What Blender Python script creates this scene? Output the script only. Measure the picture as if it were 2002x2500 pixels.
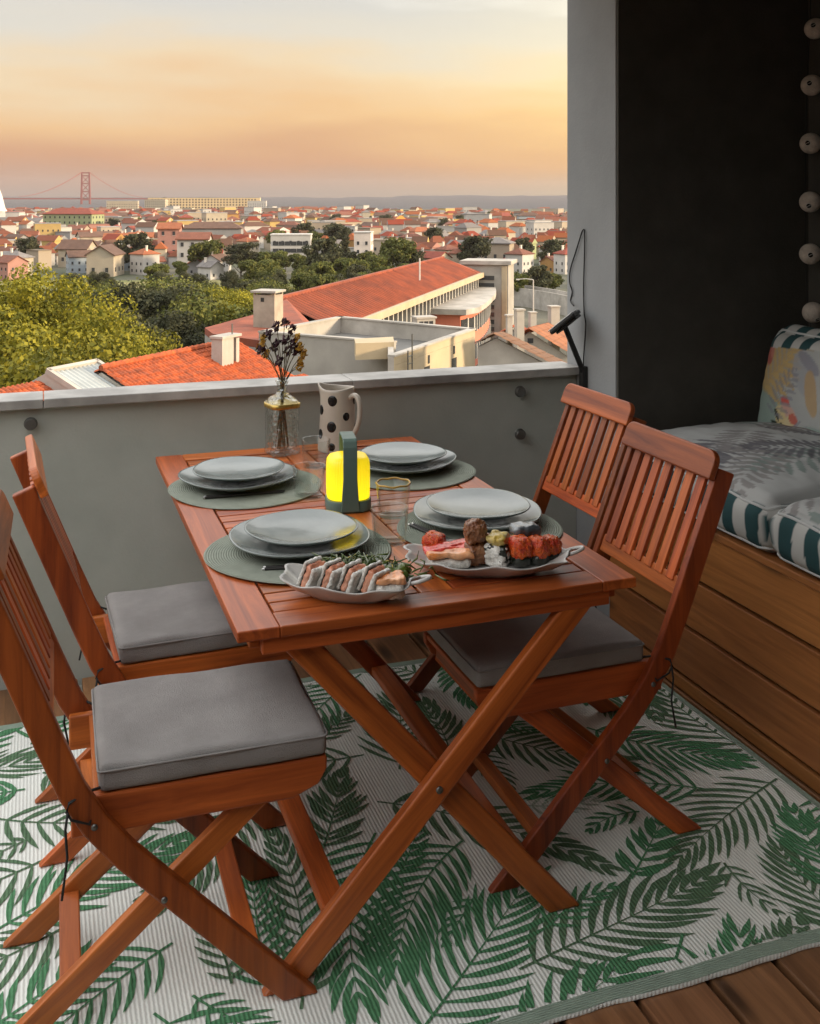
import bpy, math, random
import numpy as np
from mathutils import Vector, Matrix, noise as mnoise

R = math.radians
for o in list(bpy.data.objects):
    bpy.data.objects.remove(o)
SC = bpy.context.scene
COL = SC.collection

# ------------------------------------------------------------------ camera
FPX, HOR, CX = 2560.0, 490.0, 1001.0          # focal length, horizon row, centre column in photo pixels
TH, EYE = R(19.6), 1.55
CT, ST = math.cos(TH), math.sin(TH)
cam = bpy.data.cameras.new('camera')
cam.sensor_fit = 'HORIZONTAL'; cam.sensor_width = 36
cam.lens = 36 * FPX / 2002
cam.shift_y = -(1250 - HOR) / 2002
cam.clip_start = 0.05; cam.clip_end = 30000
camo = bpy.data.objects.new('camera', cam); COL.objects.link(camo)
camo.location = (0, 0, EYE); camo.rotation_euler = (R(90), 0, -TH)
SC.camera = camo

# ------------------------------------------------------------------ sky
SUN_AZ = R(118)       # from +y towards +x
SUN_EL = R(13)
wd = bpy.data.worlds.new('World'); SC.world = wd; wd.use_nodes = True
N = wd.node_tree.nodes; L = wd.node_tree.links; N.clear()
wo = N.new('ShaderNodeOutputWorld'); bg = N.new('ShaderNodeBackground')
L.new(bg.outputs[0], wo.inputs[0])
tc = N.new('ShaderNodeTexCoord')
sky = N.new('ShaderNodeTexSky'); sky.sky_type = 'NISHITA'; sky.sun_disc = False
sky.sun_elevation = SUN_EL; sky.sun_rotation = SUN_AZ; sky.dust_density = 3.0
sep = N.new('ShaderNodeSeparateXYZ'); L.new(tc.outputs['Generated'], sep.inputs[0])
# soft cloud banks shift the height at which the sunset bands lie
mp = N.new('ShaderNodeMapping'); mp.inputs['Scale'].default_value = (1.3, 1.3, 8.0)
L.new(tc.outputs['Generated'], mp.inputs[0])
nz = N.new('ShaderNodeTexNoise'); nz.inputs['Scale'].default_value = 2.3
nz.inputs['Detail'].default_value = 5; nz.inputs['Roughness'].default_value = .5
L.new(mp.outputs[0], nz.inputs['Vector'])
ns = N.new('ShaderNodeMath'); ns.operation = 'MULTIPLY_ADD'
ns.inputs[1].default_value = .17; ns.inputs[2].default_value = -.085
L.new(nz.outputs['Fac'], ns.inputs[0])
# shift grows with height so the horizon itself stays level
hm = N.new('ShaderNodeMath'); hm.operation = 'MULTIPLY'; hm.use_clamp = True; hm.inputs[1].default_value = 9
L.new(sep.outputs[2], hm.inputs[0])
hs = N.new('ShaderNodeMath'); hs.operation = 'MULTIPLY'; L.new(ns.outputs[0], hs.inputs[0]); L.new(hm.outputs[0], hs.inputs[1])
ha = N.new('ShaderNodeMath'); ha.operation = 'ADD'; L.new(sep.outputs[2], ha.inputs[0]); L.new(hs.outputs[0], ha.inputs[1])
rmp = N.new('ShaderNodeValToRGB'); L.new(ha.outputs[0], rmp.inputs[0])
cr = rmp.color_ramp
K_ = .315      # evening dimming towards the horizon
stops = [(0.0, (.28, .24, .225)), (.008, (.33, .255, .225)), (.0195, (.47, .25, .165)), (.036, (.63, .285, .135)), (.074, (.85, .50, .22)), (.113, (.86, .645, .395)),
         (.15, (.74, .67, .56)), (.20, (.66, .635, .59)), (.34, (1.75, 1.70, 1.61)), (.60, (2.3, 2.26, 2.2)), (1.0, (2.2, 2.2, 2.2))]
stops = [(p_, tuple(v_ * K_ for v_ in c_)) for p_, c_ in stops]
while len(cr.elements) < len(stops): cr.elements.new(.5)
for e, (p, c) in zip(cr.elements, stops):
    e.position = p; e.color = (*c, 1)
# warm glow round the low sun
sd = Vector((math.sin(SUN_AZ) * math.cos(SUN_EL), math.cos(SUN_AZ) * math.cos(SUN_EL), math.sin(SUN_EL)))
GAZ = R(40)
gd = Vector((math.sin(GAZ) * math.cos(R(5)), math.cos(GAZ) * math.cos(R(5)), math.sin(R(5))))
dt = N.new('ShaderNodeVectorMath'); dt.operation = 'DOT_PRODUCT'; dt.inputs[1].default_value = gd
L.new(tc.outputs['Generated'], dt.inputs[0])
gp = N.new('ShaderNodeMath'); gp.operation = 'POWER'; gp.use_clamp = True; gp.inputs[1].default_value = 22
mx0 = N.new('ShaderNodeMath'); mx0.operation = 'MAXIMUM'; mx0.inputs[1].default_value = 0
L.new(dt.outputs['Value'], mx0.inputs[0]); L.new(mx0.outputs[0], gp.inputs[0])
gl = N.new('ShaderNodeMix'); gl.data_type = 'RGBA'; gl.blend_type = 'ADD'
gl.inputs[7].default_value = (.12, .09, .015, 1)
L.new(gp.outputs[0], gl.inputs[0]); L.new(rmp.outputs[0], gl.inputs[6])
mxs = N.new('ShaderNodeMix'); mxs.data_type = 'RGBA'; mxs.inputs[0].default_value = .012
L.new(gl.outputs[2], mxs.inputs[6]); L.new(sky.outputs[0], mxs.inputs[7])
L.new(mxs.outputs[2], bg.inputs[0]); bg.inputs[1].default_value = 1.0

# ------------------------------------------------------------------ sun
sl = bpy.data.lights.new('sun', 'SUN'); sl.energy = 2.4; sl.angle = R(6); sl.color = (1, .78, .52)
so = bpy.data.objects.new('sun', sl); COL.objects.link(so)
so.rotation_euler = sd.to_track_quat('Z', 'Y').to_euler()

# ------------------------------------------------------------------ exposure
vs = SC.view_settings
vs.view_transform = 'Standard'; vs.look = 'None'; vs.exposure = 1.62; vs.gamma = 1; vs.use_curve_mapping = False
SC.cycles.max_bounces = 10; SC.cycles.transparent_max_bounces = 24
SC.cycles.diffuse_bounces = 4; SC.cycles.glossy_bounces = 3; SC.cycles.transmission_bounces = 8
SC.cycles.volume_bounces = 0
SC.cycles.use_denoising = True

rng = random.Random(7)

# ------------------------------------------------------------------ helpers: places
def at(u, v, d):
    """photo pixel at a depth of d metres -> world point"""
    xr = (u - CX) * d / FPX
    return Vector((xr * CT + d * ST, -xr * ST + d * CT, EYE - (v - HOR) * d / FPX))
def cw(X, D, z=0.0):
    """camera-aligned ground coordinates (X right, D forward) -> world"""
    return Vector((X * CT + D * ST, -X * ST + D * CT, z))

# ------------------------------------------------------------------ helpers: materials
def srgb(r, g, b):
    f = lambda c: (c / 255 / 12.92) if c / 255 <= .04045 else ((c / 255 + .055) / 1.055) ** 2.4
    return (f(r), f(g), f(b))
def mat(name, col, rough=.6, var=.12, scale=6.0, bump=0.0, bscale=None, metal=0.0, spec=.5, coat=0.0, col2=None, objcol=False, stretch=None):
    m = bpy.data.materials.new(name); m.use_nodes = True
    n = m.node_tree.nodes; l = m.node_tree.links
    p = n['Principled BSDF']
    p.inputs['Roughness'].default_value = rough; p.inputs['Metallic'].default_value = metal
    p.inputs['Specular IOR Level'].default_value = spec; p.inputs['Coat Weight'].default_value = coat
    t = n.new('ShaderNodeTexCoord'); src = t.outputs['Object']
    if stretch:
        mpg = n.new('ShaderNodeMapping'); mpg.inputs['Scale'].default_value = stretch
        l.new(src, mpg.inputs[0]); src = mpg.outputs[0]
    nt = n.new('ShaderNodeTexNoise'); nt.inputs['Scale'].default_value = scale; nt.inputs['Detail'].default_value = 6
    nt.inputs['Roughness'].default_value = .6
    l.new(src, nt.inputs['Vector'])
    mr = n.new('ShaderNodeMapRange'); mr.inputs[1].default_value = .3; mr.inputs[2].default_value = .7
    mr.inputs[3].default_value = 1 - var; mr.inputs[4].default_value = 1 + var
    l.new(nt.outputs['Fac'], mr.inputs[0])
    mm = n.new('ShaderNodeMix'); mm.data_type = 'RGBA'; mm.blend_type = 'MULTIPLY'; mm.inputs[0].default_value = 1
    if objcol:
        oi = n.new('ShaderNodeObjectInfo'); l.new(oi.outputs['Color'], mm.inputs[6])
    elif col2:
        m2 = n.new('ShaderNodeMix'); m2.data_type = 'RGBA'
        m2.inputs[6].default_value = (*col, 1); m2.inputs[7].default_value = (*col2, 1)
        n3 = n.new('ShaderNodeTexNoise'); n3.inputs['Scale'].default_value = scale * .35; n3.inputs['Detail'].default_value = 4
        l.new(src, n3.inputs['Vector'])
        r3 = n.new('ShaderNodeMapRange'); r3.inputs[1].default_value = .42; r3.inputs[2].default_value = .62
        l.new(n3.outputs['Fac'], r3.inputs[0]); l.new(r3.outputs[0], m2.inputs[0])
        l.new(m2.outputs[2], mm.inputs[6])
    else:
        mm.inputs[6].default_value = (*col, 1)
    l.new(mr.outputs[0], mm.inputs[7]); l.new(mm.outputs[2], p.inputs['Base Color'])
    if bump:
        bt = n.new('ShaderNodeTexNoise'); bt.inputs['Scale'].default_value = bscale or scale * 8; bt.inputs['Detail'].default_value = 5
        l.new(src, bt.inputs['Vector'])
        b = n.new('ShaderNodeBump'); b.inputs['Strength'].default_value = bump; b.inputs['Distance'].default_value = .01
        l.new(bt.outputs['Fac'], b.inputs['Height']); l.new(b.outputs[0], p.inputs['Normal'])
    return m
def wood(name, dark, light, rough=.42, grain=1.0, knots=False, along='X', coat=.0, bump=.12):
    """grain runs along the piece's own long axis; every piece gets its own offset"""
    m = bpy.data.materials.new(name); m.use_nodes = True
    n = m.node_tree.nodes; l = m.node_tree.links; p = n['Principled BSDF']
    p.inputs['Roughness'].default_value = rough; p.inputs['Coat Weight'].default_value = coat; p.inputs['Coat Roughness'].default_value = .28
    t = n.new('ShaderNodeTexCoord'); oi = n.new('ShaderNodeObjectInfo')
    ad = n.new('ShaderNodeVectorMath'); ad.operation = 'MULTIPLY_ADD'
    cx = n.new('ShaderNodeCombineXYZ')
    for i in range(3): l.new(oi.outputs['Random'], cx.inputs[i])
    ad.inputs[1].default_value = (17, 31, 23); l.new(cx.outputs[0], ad.inputs[0]); l.new(t.outputs['Object'], ad.inputs[2])
    mpg = n.new('ShaderNodeMapping')
    mpg.inputs['Scale'].default_value = {'X': (1.6, 26, 26), 'Y': (26, 1.6, 26), 'Z': (26, 26, 1.6)}[along]
    l.new(ad.outputs[0], mpg.inputs[0])
    n1 = n.new('ShaderNodeTexNoise'); n1.inputs['Scale'].default_value = 1.1 * grain; n1.inputs['Detail'].default_value = 8
    n1.inputs['Roughness'].default_value = .65; n1.inputs['Distortion'].default_value = .8
    l.new(mpg.outputs[0], n1.inputs['Vector'])
    cr = n.new('ShaderNodeValToRGB'); e = cr.color_ramp.elements
    e[0].position = .30; e[0].color = (*dark, 1); e[1].position = .70; e[1].color = (*light, 1)
    l.new(n1.outputs['Fac'], cr.inputs[0])
    hv = n.new('ShaderNodeHueSaturation')
    vr = n.new('ShaderNodeMapRange'); vr.inputs[3].default_value = .66; vr.inputs[4].default_value = 1.24
    l.new(oi.outputs['Random'], vr.inputs[0]); l.new(vr.outputs[0], hv.inputs['Value'])
    out = cr.outputs[0]
    if knots:
        vo = n.new('ShaderNodeTexVoronoi'); vo.inputs['Scale'].default_value = 1.0
        mk = n.new('ShaderNodeMapping'); mk.inputs['Scale'].default_value = {'X': (2.2, 9, 9), 'Y': (9, 2.2, 9), 'Z': (9, 9, 2.2)}[along]
        l.new(ad.outputs[0], mk.inputs[0]); l.new(mk.outputs[0], vo.inputs['Vector'])
        kr = n.new('ShaderNodeMapRange'); kr.inputs[1].default_value = .08; kr.inputs[2].default_value = .24
        kr.inputs[3].default_value = .25; kr.inputs[4].default_value = 1
        l.new(vo.outputs['Distance'], kr.inputs[0])
        km = n.new('ShaderNodeMix'); km.data_type = 'RGBA'; km.blend_type = 'MULTIPLY'; km.inputs[0].default_value = 1
        l.new(out, km.inputs[6]); l.new(kr.outputs[0], km.inputs[7]); out = km.outputs[2]
    hr_ = n.new('ShaderNodeMapRange'); hr_.inputs[3].default_value = .491; hr_.inputs[4].default_value = .504
    wn = n.new('ShaderNodeTexWhiteNoise'); wn.noise_dimensions = '1D'; l.new(oi.outputs['Random'], wn.inputs['W']); l.new(wn.outputs['Value'], hr_.inputs[0]); l.new(hr_.outputs[0], hv.inputs['Hue'])
    l.new(out, hv.inputs['Color']); l.new(hv.outputs[0], p.inputs['Base Color'])
    b = n.new('ShaderNodeBump'); b.inputs['Strength'].default_value = bump; b.inputs['Distance'].default_value = .004
    l.new(n1.outputs['Fac'], b.inputs['Height']); l.new(b.outputs[0], p.inputs['Normal'])
    return m
def glass(name, tint=(.96, .98, .97), refl=1.45):
    """thin-walled clear glass: fresnel reflection over plain transmission"""
    m = bpy.data.materials.new(name); m.use_nodes = True
    n = m.node_tree.nodes; l = m.node_tree.links; n.remove(n['Principled BSDF'])
    w = n.new('ShaderNodeLayerWeight'); w.inputs[0].default_value = .5
    p = n.new('ShaderNodeMath'); p.operation = 'POWER'; p.inputs[1].default_value = 3.5; l.new(w.outputs['Facing'], p.inputs[0])
    f = n.new('ShaderNodeMath'); f.operation = 'MULTIPLY_ADD'; f.inputs[1].default_value = .75; f.inputs[2].default_value = .035; l.new(p.outputs[0], f.inputs[0])
    t = n.new('ShaderNodeBsdfTransparent'); t.inputs[0].default_value = (*tint, 1)
    g = n.new('ShaderNodeBsdfGlossy'); g.inputs['Roughness'].default_value = .03
    x = n.new('ShaderNodeMixShader'); l.new(f.outputs[0], x.inputs[0]); l.new(t.outputs[0], x.inputs[1]); l.new(g.outputs[0], x.inputs[2])
    l.new(x.outputs[0], n['Material Output'].inputs[0])
    return m
def cut_glass(name):
    m = glass(name); n = m.node_tree.nodes; l = m.node_tree.links
    v = n.new('ShaderNodeTexVoronoi'); v.inputs['Scale'].default_value = 75; t = n.new('ShaderNodeTexCoord'); l.new(t.outputs['Object'], v.inputs['Vector'])
    b = n.new('ShaderNodeBump'); b.inputs['Strength'].default_value = .9; b.inputs['Distance'].default_value = .006; l.new(v.outputs['Distance'], b.inputs['Height'])
    for k in n:
        if k.type == 'BSDF_GLOSSY': l.new(b.outputs[0], k.inputs['Normal'])
        if k.type == 'LAYER_WEIGHT': l.new(b.outputs[0], k.inputs['Normal'])
        if k.type == 'MATH' and k.operation == 'MULTIPLY_ADD': k.inputs[1].default_value = .85; k.inputs[2].default_value = .10
    return m
def attrmat(name, attr, rough=.85, bump=.2, bscale=400):
    """flat print kept in the mesh's own colour attribute"""
    m = bpy.data.materials.new(name); m.use_nodes = True
    n = m.node_tree.nodes; l = m.node_tree.links; p = n['Principled BSDF']
    p.inputs['Roughness'].default_value = rough; p.inputs['Specular IOR Level'].default_value = .2
    a = n.new('ShaderNodeVertexColor'); a.layer_name = attr; l.new(a.outputs[0], p.inputs['Base Color'])
    t = n.new('ShaderNodeTexCoord'); bt = n.new('ShaderNodeTexNoise'); bt.inputs['Scale'].default_value = bscale
    l.new(t.outputs['Object'], bt.inputs['Vector'])
    b = n.new('ShaderNodeBump'); b.inputs['Strength'].default_value = bump; b.inputs['Distance'].default_value = .002
    l.new(bt.outputs['Fac'], b.inputs['Height']); l.new(b.outputs[0], p.inputs['Normal'])
    return m

# ------------------------------------------------------------------ helpers: objects and meshes
def tag(o, label=None, cat=None, group=None, kind=None):
    if label: o['label'] = label
    if cat: o['category'] = cat
    if group: o['group'] = group
    if kind: o['kind'] = kind
    return o
def thing(name, label, cat, loc=(0, 0, 0), rz=0.0, group=None):
    o = bpy.data.objects.new(name, None); COL.objects.link(o)
    o.empty_display_size = .1
    o.location = loc; o.rotation_euler = (0, 0, rz)
    return tag(o, label, cat, group)
def link(name, me, parent=None, loc=None, rot=None, mw=None):
    o = bpy.data.objects.new(name, me); COL.objects.link(o)
    if parent: o.parent = parent
    if mw is not None: o.matrix_local = mw
    if loc is not None: o.location = loc
    if rot is not None: o.rotation_euler = rot
    return o
def copy_tree(o, parent=None):
    c = o.copy(); COL.objects.link(c); c.parent = parent
    for ch in list(o.children): copy_tree(ch, c)
    return c
class MB:
    def __init__(s): s.v = []; s.f = []; s.mi = []; s.cur = 0
    def add(s, vs_, fs):
        b = len(s.v); s.v += [tuple(p) for p in vs_]
        s.f += [tuple(b + i for i in q) for q in fs]; s.mi += [s.cur] * len(fs)
        return s
    def box(s, x0, x1, y0, y1, z0, z1, m=None):
        p = [Vector((x, y, z)) for z in (z0, z1) for y in (y0, y1) for x in (x0, x1)]
        if m is not None: p = [m @ q for q in p]
        return s.add(p, [(0, 2, 3, 1), (4, 5, 7, 6), (0, 1, 5, 4), (2, 6, 7, 3), (0, 4, 6, 2), (1, 3, 7, 5)])
    def prism(s, pts, h0, h1, m=None):
        """outline in the local xy plane, extruded along z"""
        n = len(pts)
        p = [Vector((a, b, h0)) for a, b in pts] + [Vector((a, b, h1)) for a, b in pts]
        if m is not None: p = [m @ q for q in p]
        return s.add(p, [tuple(range(n - 1, -1, -1)), tuple(range(n, 2 * n))] + [(i, (i + 1) % n, n + (i + 1) % n, n + i) for i in range(n)])
    def lathe(s, prof, n=32, m=None, warp=None, close=False, caps=True):
        p = []
        for (r, z) in prof:
            for k in range(n):
                a = 2 * math.pi * k / n
                q = Vector((r * math.cos(a), r * math.sin(a), z))
                if warp: q = Vector(warp(q, a, r))
                p.append(m @ q if m is not None else q)
        k_ = len(prof); fs = []
        for i in range(k_ - 1 if not close else k_):
            for k in range(n):
                a = i * n + k; b = i * n + (k + 1) % n; j = (i + 1) % k_
                fs.append((a, b, j * n + (k + 1) % n, j * n + k))
        s.add(p, fs)
        if not close and caps:
            b = len(s.v) - len(p)
            if prof[0][0] > 1e-6: s.f.append(tuple(b + k for k in range(n - 1, -1, -1))); s.mi.append(s.cur)
            if prof[-1][0] > 1e-6: s.f.append(tuple(b + (k_ - 1) * n + k for k in range(n))); s.mi.append(s.cur)
        return s
    def tube(s, pts, r, n=8, closed=False):
        pts = [Vector(p) for p in pts]; k = len(pts); rr = r if isinstance(r, (list, tuple)) else [r] * k
        p = []; up = Vector((.31, .22, .92)).normalized()
        for i in range(k):
            a = pts[i - 1] if (i or closed) else pts[0]; b = pts[(i + 1) % k] if (i < k - 1 or closed) else pts[-1]
            t = (b - a).normalized(); x = t.cross(up)
            if x.length < 1e-3: x = t.cross(Vector((1, 0, 0)))
            x.normalize(); y = t.cross(x)
            for j in range(n):
                an = 2 * math.pi * j / n
                p.append(pts[i] + (x * math.cos(an) + y * math.sin(an)) * rr[i])
        fs = []
        for i in range(k if closed else k - 1):
            for j in range(n):
                a = i * n + j; b = i * n + (j + 1) % n; i2 = (i + 1) % k
                fs.append((a, b, i2 * n + (j + 1) % n, i2 * n + j))
        if not closed: fs += [tuple(range(n - 1, -1, -1)), tuple((k - 1) * n + j for j in range(n))]
        return s.add(p, fs)
    def mesh(s, name, mats, smooth=False, recalc=True):
        me = bpy.data.meshes.new(name); me.from_pydata([tuple(q) for q in s.v], [], s.f)
        for m in (mats if isinstance(mats, (list, tuple)) else [mats]): me.materials.append(m)
        if any(s.mi): me.polygons.foreach_set('material_index', s.mi)
        if smooth: me.polygons.foreach_set('use_smooth', [True] * len(me.polygons))
        me.update()
        if recalc:
            import bmesh
            bm = bmesh.new(); bm.from_mesh(me); bmesh.ops.recalc_face_normals(bm, faces=bm.faces); bm.to_mesh(me); bm.free()
        return me
    def build(s, name, mats, parent=None, smooth=False, bevel=0, loc=None, rot=None, mw=None, recalc=True, angle=None):
        o = link(name, s.mesh(name, mats, smooth, recalc), parent, loc, rot, mw)
        if bevel: bev(o, bevel)
        if angle:
            for p in o.data.polygons: p.use_smooth = True
            o.data.set_sharp_from_angle(angle=R(angle))
        return o
def bev(o, w, seg=2):
    b = o.modifiers.new('bevel', 'BEVEL'); b.width = w; b.segments = seg; b.limit_method = 'ANGLE'; b.angle_limit = R(35)
    return o
def frame(p0, p1, side):
    """matrix whose x runs p0->p1, y along 'side' as far as possible, origin p0"""
    p0 = Vector(p0); x = (Vector(p1) - p0); ln = x.length; x.normalize()
    y = Vector(side); y = (y - x * y.dot(x)).normalized(); z = x.cross(y)
    return Matrix(((x.x, y.x, z.x, p0.x), (x.y, y.y, z.y, p0.y), (x.z, y.z, z.z, p0.z), (0, 0, 0, 1))), ln
def beam(name, p0, p1, side, w, h, m, parent, bevel=.004, cut=None):
    """timber from p0 to p1: w across 'side', h the other way; cut levels both ends at a horizontal plane"""
    mw, ln = frame(p0, p1, side)
    b = MB().box(0, ln, -w / 2, w / 2, -h / 2, h / 2)
    if cut:
        sl_ = mw.to_3x3(); dz = (sl_ @ Vector((1, 0, 0))).z; zz = (sl_ @ Vector((0, 0, 1))).z
        vs_ = []
        for (x, y, z) in b.v:
            k = -z * zz / dz if abs(dz) > .05 else 0
            end = 0 if x < ln / 2 else 1
            vs_.append((x + (k if cut[end] else 0), y, z))
        b.v = vs_
    return b.build(name, m, parent, bevel=bevel, mw=mw)
def smooth_noise(p, s): return mnoise.noise(Vector(p) * s)
ROOF_X0 = .25  # left edge of the unseen roof slab, set to balance the light
HAZE = 7e-5
# ================================================================== THE TERRACE: setting
M = {}
M['wall'] = mat('grey_plaster', (.43, .44, .40), .9, .07, 5, .10, 90, col2=(.375, .39, .35))
M['pillar'] = mat('pillar_plaster', (.315, .325, .335), .9, .06, 5, .10, 90, col2=(.285, .295, .30))
M['black'] = mat('black_paint', (.075, .070, .060), .85, .15, 8, .15, 120, spec=.2)
M['marble'] = mat('marble', (.42, .405, .38), .45, .14, 14, .08, 40, col2=(.25, .24, .225))
M['ceiling'] = mat('ceiling_paint', (.16, .16, .155), .9, .05, 3)
M['housewall'] = mat('dark_house_render', (.06, .06, .058), .9, .05, 3)
M['deck'] = wood('deck_timber', (.13, .060, .024), (.33, .165, .070), .42, 1.0, True, 'Y')
M['benchwood'] = wood('bench_timber', (.22, .074, .019), (.50, .190, .052), .55, .9, True, 'Y')
M['aca'] = wood('acacia', (.20, .036, .006), (.62, .160, .027), .45, 1.0, False, 'X', coat=.12)
M['acaz'] = wood('acacia_bent_shaded', (.13, .022, .004), (.43, .098, .016), .45, 1.0, False, 'Z', coat=.12)  # same wood in a darker tone: the posts' shade is in the colour
M['steel'] = mat('dark_steel', (.17, .17, .16), .4, .1, 20, metal=.8)
M['blackplastic'] = mat('black_plastic', (.012, .012, .012), .45, .1, 20)

XW, YR, YB, XR = 1.96, 3.59, 3.29, 2.80     # pillar face, parapet inner face, black end wall, right wall
fl = MB().box(-3.0, 3.0, -1.6, 3.585, -.35, -.03).build('floor', M['wall']); tag(fl, kind='structure')
bm_ = MB().box(-.0735, .0735, -2.55, 2.55, -.028, 0).mesh('deck_board', M['deck'])
x = -2.92; i = 0
while x < 2.92:
    o = link('deck_board', bm_, fl, loc=(x + .0735, 1.02, -.001 * (i % 3))); bev(o, .004); i += 1
    x += .161

# parapet with marble cap
pr = thing('parapet_wall', 'grey plastered parapet with a veined marble cap behind the table', 'parapet')
MB().box(-3.0, XW - .002, YR, YR + .10, -.35, .885).build('wall_face', M['wall'], pr)
cp = MB()
xs = [-3.0 + k * .125 for k in range(40)] + [XW - .003]
for k in range(3):
    pass
cpx = [(-3.0, -1.1), (-1.098, .02), (.022, 1.05), (1.052, XW - .003)]
for (a, b) in cpx:
    MB().box(a, b, YR - .04, YR + .115, .8855, .916).build('cap_stone', M['marble'], pr, bevel=.003)
ps = thing('side_parapet', 'grey plastered parapet on the open left side of the terrace', 'parapet')
MB().box(-3.12, -3.003, -1.6, YR + .1, -.35, .885).build('wall_face', M['wall'], ps)
MB().box(-3.15, -2.97, -1.6, YR - .045, .8855, .916).build('cap_stone', M['marble'], ps, bevel=.003)

pl = MB().box(XW, XW + .36, YB + .012, YR + .078, -.35, 2.6).build('pillar', M['pillar'], bevel=.003)
tag(pl, 'grey plastered pillar at the right end of the parapet', 'pillar')
bw = thing('black_wall', 'matt black painted wall behind the cushioned bench', 'wall')
MB().box(XW + .004, 3.1, YB, YB + .0115, -.35, 2.6).build('end_face', M['black'], bw)
MB().box(XR, 3.1, -1.6, YB - .001, -.35, 2.6).build('side_face', M['black'], bw)
hw = MB().box(-3.0, 3.1, -.75, -.602, -.35, 2.6).build('house_wall', M['housewall']); tag(hw, 'plain dark house wall, unseen behind the viewer, blocking light from there', 'wall')  # unseen; set close and dark to block light from behind
rf = MB().box(ROOF_X0, 3.12, -1.75, YR + .13, 2.602, 2.80).build('roof_slab', M['ceiling']); tag(rf, 'unseen flat concrete roof slab shading the bench side of the terrace', 'roof')

# stand-off fixings on the parapet
for (u, v, lab) in [(75, 1031, 'round dark metal knob on the parapet above the left chairs'),
                    (1263, 953, 'upper of the two round metal knobs on the parapet by the pillar'),
                    (1263, 1057, 'lower of the two round metal knobs on the parapet by the pillar')]:
    p = at(u, v, 1.0); k = (YR - .006) / p.y
    p = Vector((p.x * k, YR - .006, EYE + (p.z - EYE) * k))
    t = thing('standoff_knob', lab, 'knob', p, 0, 'metal knobs on the parapet')
    mw = Matrix.Rotation(R(90), 4, 'X')
    MB().lathe([(.009, .0), (.009, .022)], 20, mw).build('stem', M['steel'], t, angle=40)
    MB().lathe([(.010, .0205), (.021, .0215), (.019, .024), (.019, .034), (.017, .0365), (.001, .037)], 28, mw).build('knob', M['steel'], t, angle=40)

# ------------------------------------------------------------------ bench
BX = 1.915
bn = thing('storage_bench', 'built-in brown timber bench of wide horizontal boards along the black wall', 'bench', (BX, 1.0, 0))
BY0, BY1 = -1.0, YB - 1.0 - .02          # local y range
by = (BY0 + BY1) / 2
zz = [(.006, .048), (.060, .210), (.222, .371), (.383, .534)]
for (a, b) in zz:
    bb = MB().box(0, .024, BY0 - by, BY1 - by, a, b).build('front_board', M['benchwood'], bn, bevel=.004, loc=(0, by, 0))
MB().box(.03, .05, BY0, BY1, .0, .535).build('carcass', M['blackplastic'], bn)
for k in range(5):
    MB().box(-.012 + k * .172, -.012 + k * .172 + .166, BY0 - by, BY1 - by, .5375, .560).build('seat_board', M['benchwood'], bn, bevel=.004, loc=(0, by, 0))
MB().box(.026, .86, BY1 - .024, BY1, .0, .536).build('end_board', M['benchwood'], bn, bevel=.003)

# ------------------------------------------------------------------ cushions with printed covers
def box_grid(L_, W_, H_, r, res, puff=0.0, hres=None):
    """closed rounded box as a grid: verts (n,3), faces, parameter coords in -1..1"""
    hres = hres or res
    nx, ny, nz = max(2, int(L_ / res)), max(2, int(W_ / res)), max(2, int(H_ / hres))
    idx = {}; V = []; F = []
    def vid(i, j, k):
        key = (i, j, k)
        if key not in idx:
            idx[key] = len(V); V.append((2 * i / nx - 1, 2 * j / ny - 1, 2 * k / nz - 1))
        return idx[key]
    for i in range(nx):
        for j in range(ny):
            for k, fl_ in ((0, 1), (nz, 0)):
                q = [vid(i, j, k), vid(i + 1, j, k), vid(i + 1, j + 1, k), vid(i, j + 1, k)]
                F.append(q[::-1] if fl_ else q)
    for i in range(nx):
        for k in range(nz):
            for j, fl_ in ((0, 0), (ny, 1)):
                q = [vid(i, j, k), vid(i + 1, j, k), vid(i + 1, j, k + 1), vid(i, j, k + 1)]
                F.append(q[::-1] if fl_ else q)
    for j in range(ny):
        for k in range(nz):
            for i, fl_ in ((0, 1), (nx, 0)):
                q = [vid(i, j, k), vid(i, j + 1, k), vid(i, j + 1, k + 1), vid(i, j, k + 1)]
                F.append(q[::-1] if fl_ else q)
    P = np.array(V); S = np.array([L_, W_, H_]) / 2
    p = P * S
    rr = np.minimum(np.array([r, r, min(r, H_ / 2 * .98)]), S * .98)
    inner = np.clip(p, -S + rr, S - rr)
    dv = (p - inner) / rr
    ln = np.maximum(np.linalg.norm(dv, axis=1, keepdims=True), 1e-9)
    ext = np.where(np.abs(dv).max(axis=1, keepdims=True) > 1e-6, dv / ln, 0)
    p2 = inner + ext * rr
    if puff:
        b = (1 - P[:, 0] ** 2).clip(0) ** .6 * (1 - P[:, 1] ** 2).clip(0) ** .6
        p2[:, 2] += puff * b * np.where(P[:, 2] > 0, P[:, 2], P[:, 2] * .15)
    return p2, F, P
def np_mesh(name, p, F, mats, smooth=True, col=None):
    me = bpy.data.meshes.new(name); me.from_pydata([tuple(map(float, q)) for q in p], [], F)
    for m in mats if isinstance(mats, (list, tuple)) else [mats]: me.materials.append(m)
    if smooth: me.polygons.foreach_set('use_smooth', [True] * len(me.polygons))
    if col is not None:
        a = me.color_attributes.new('print', 'FLOAT_COLOR', 'POINT')
        a.data.foreach_set('color', np.concatenate([col, np.ones((len(col), 1))], 1).astype(np.float32).ravel())
    me.update(); return me
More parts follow.
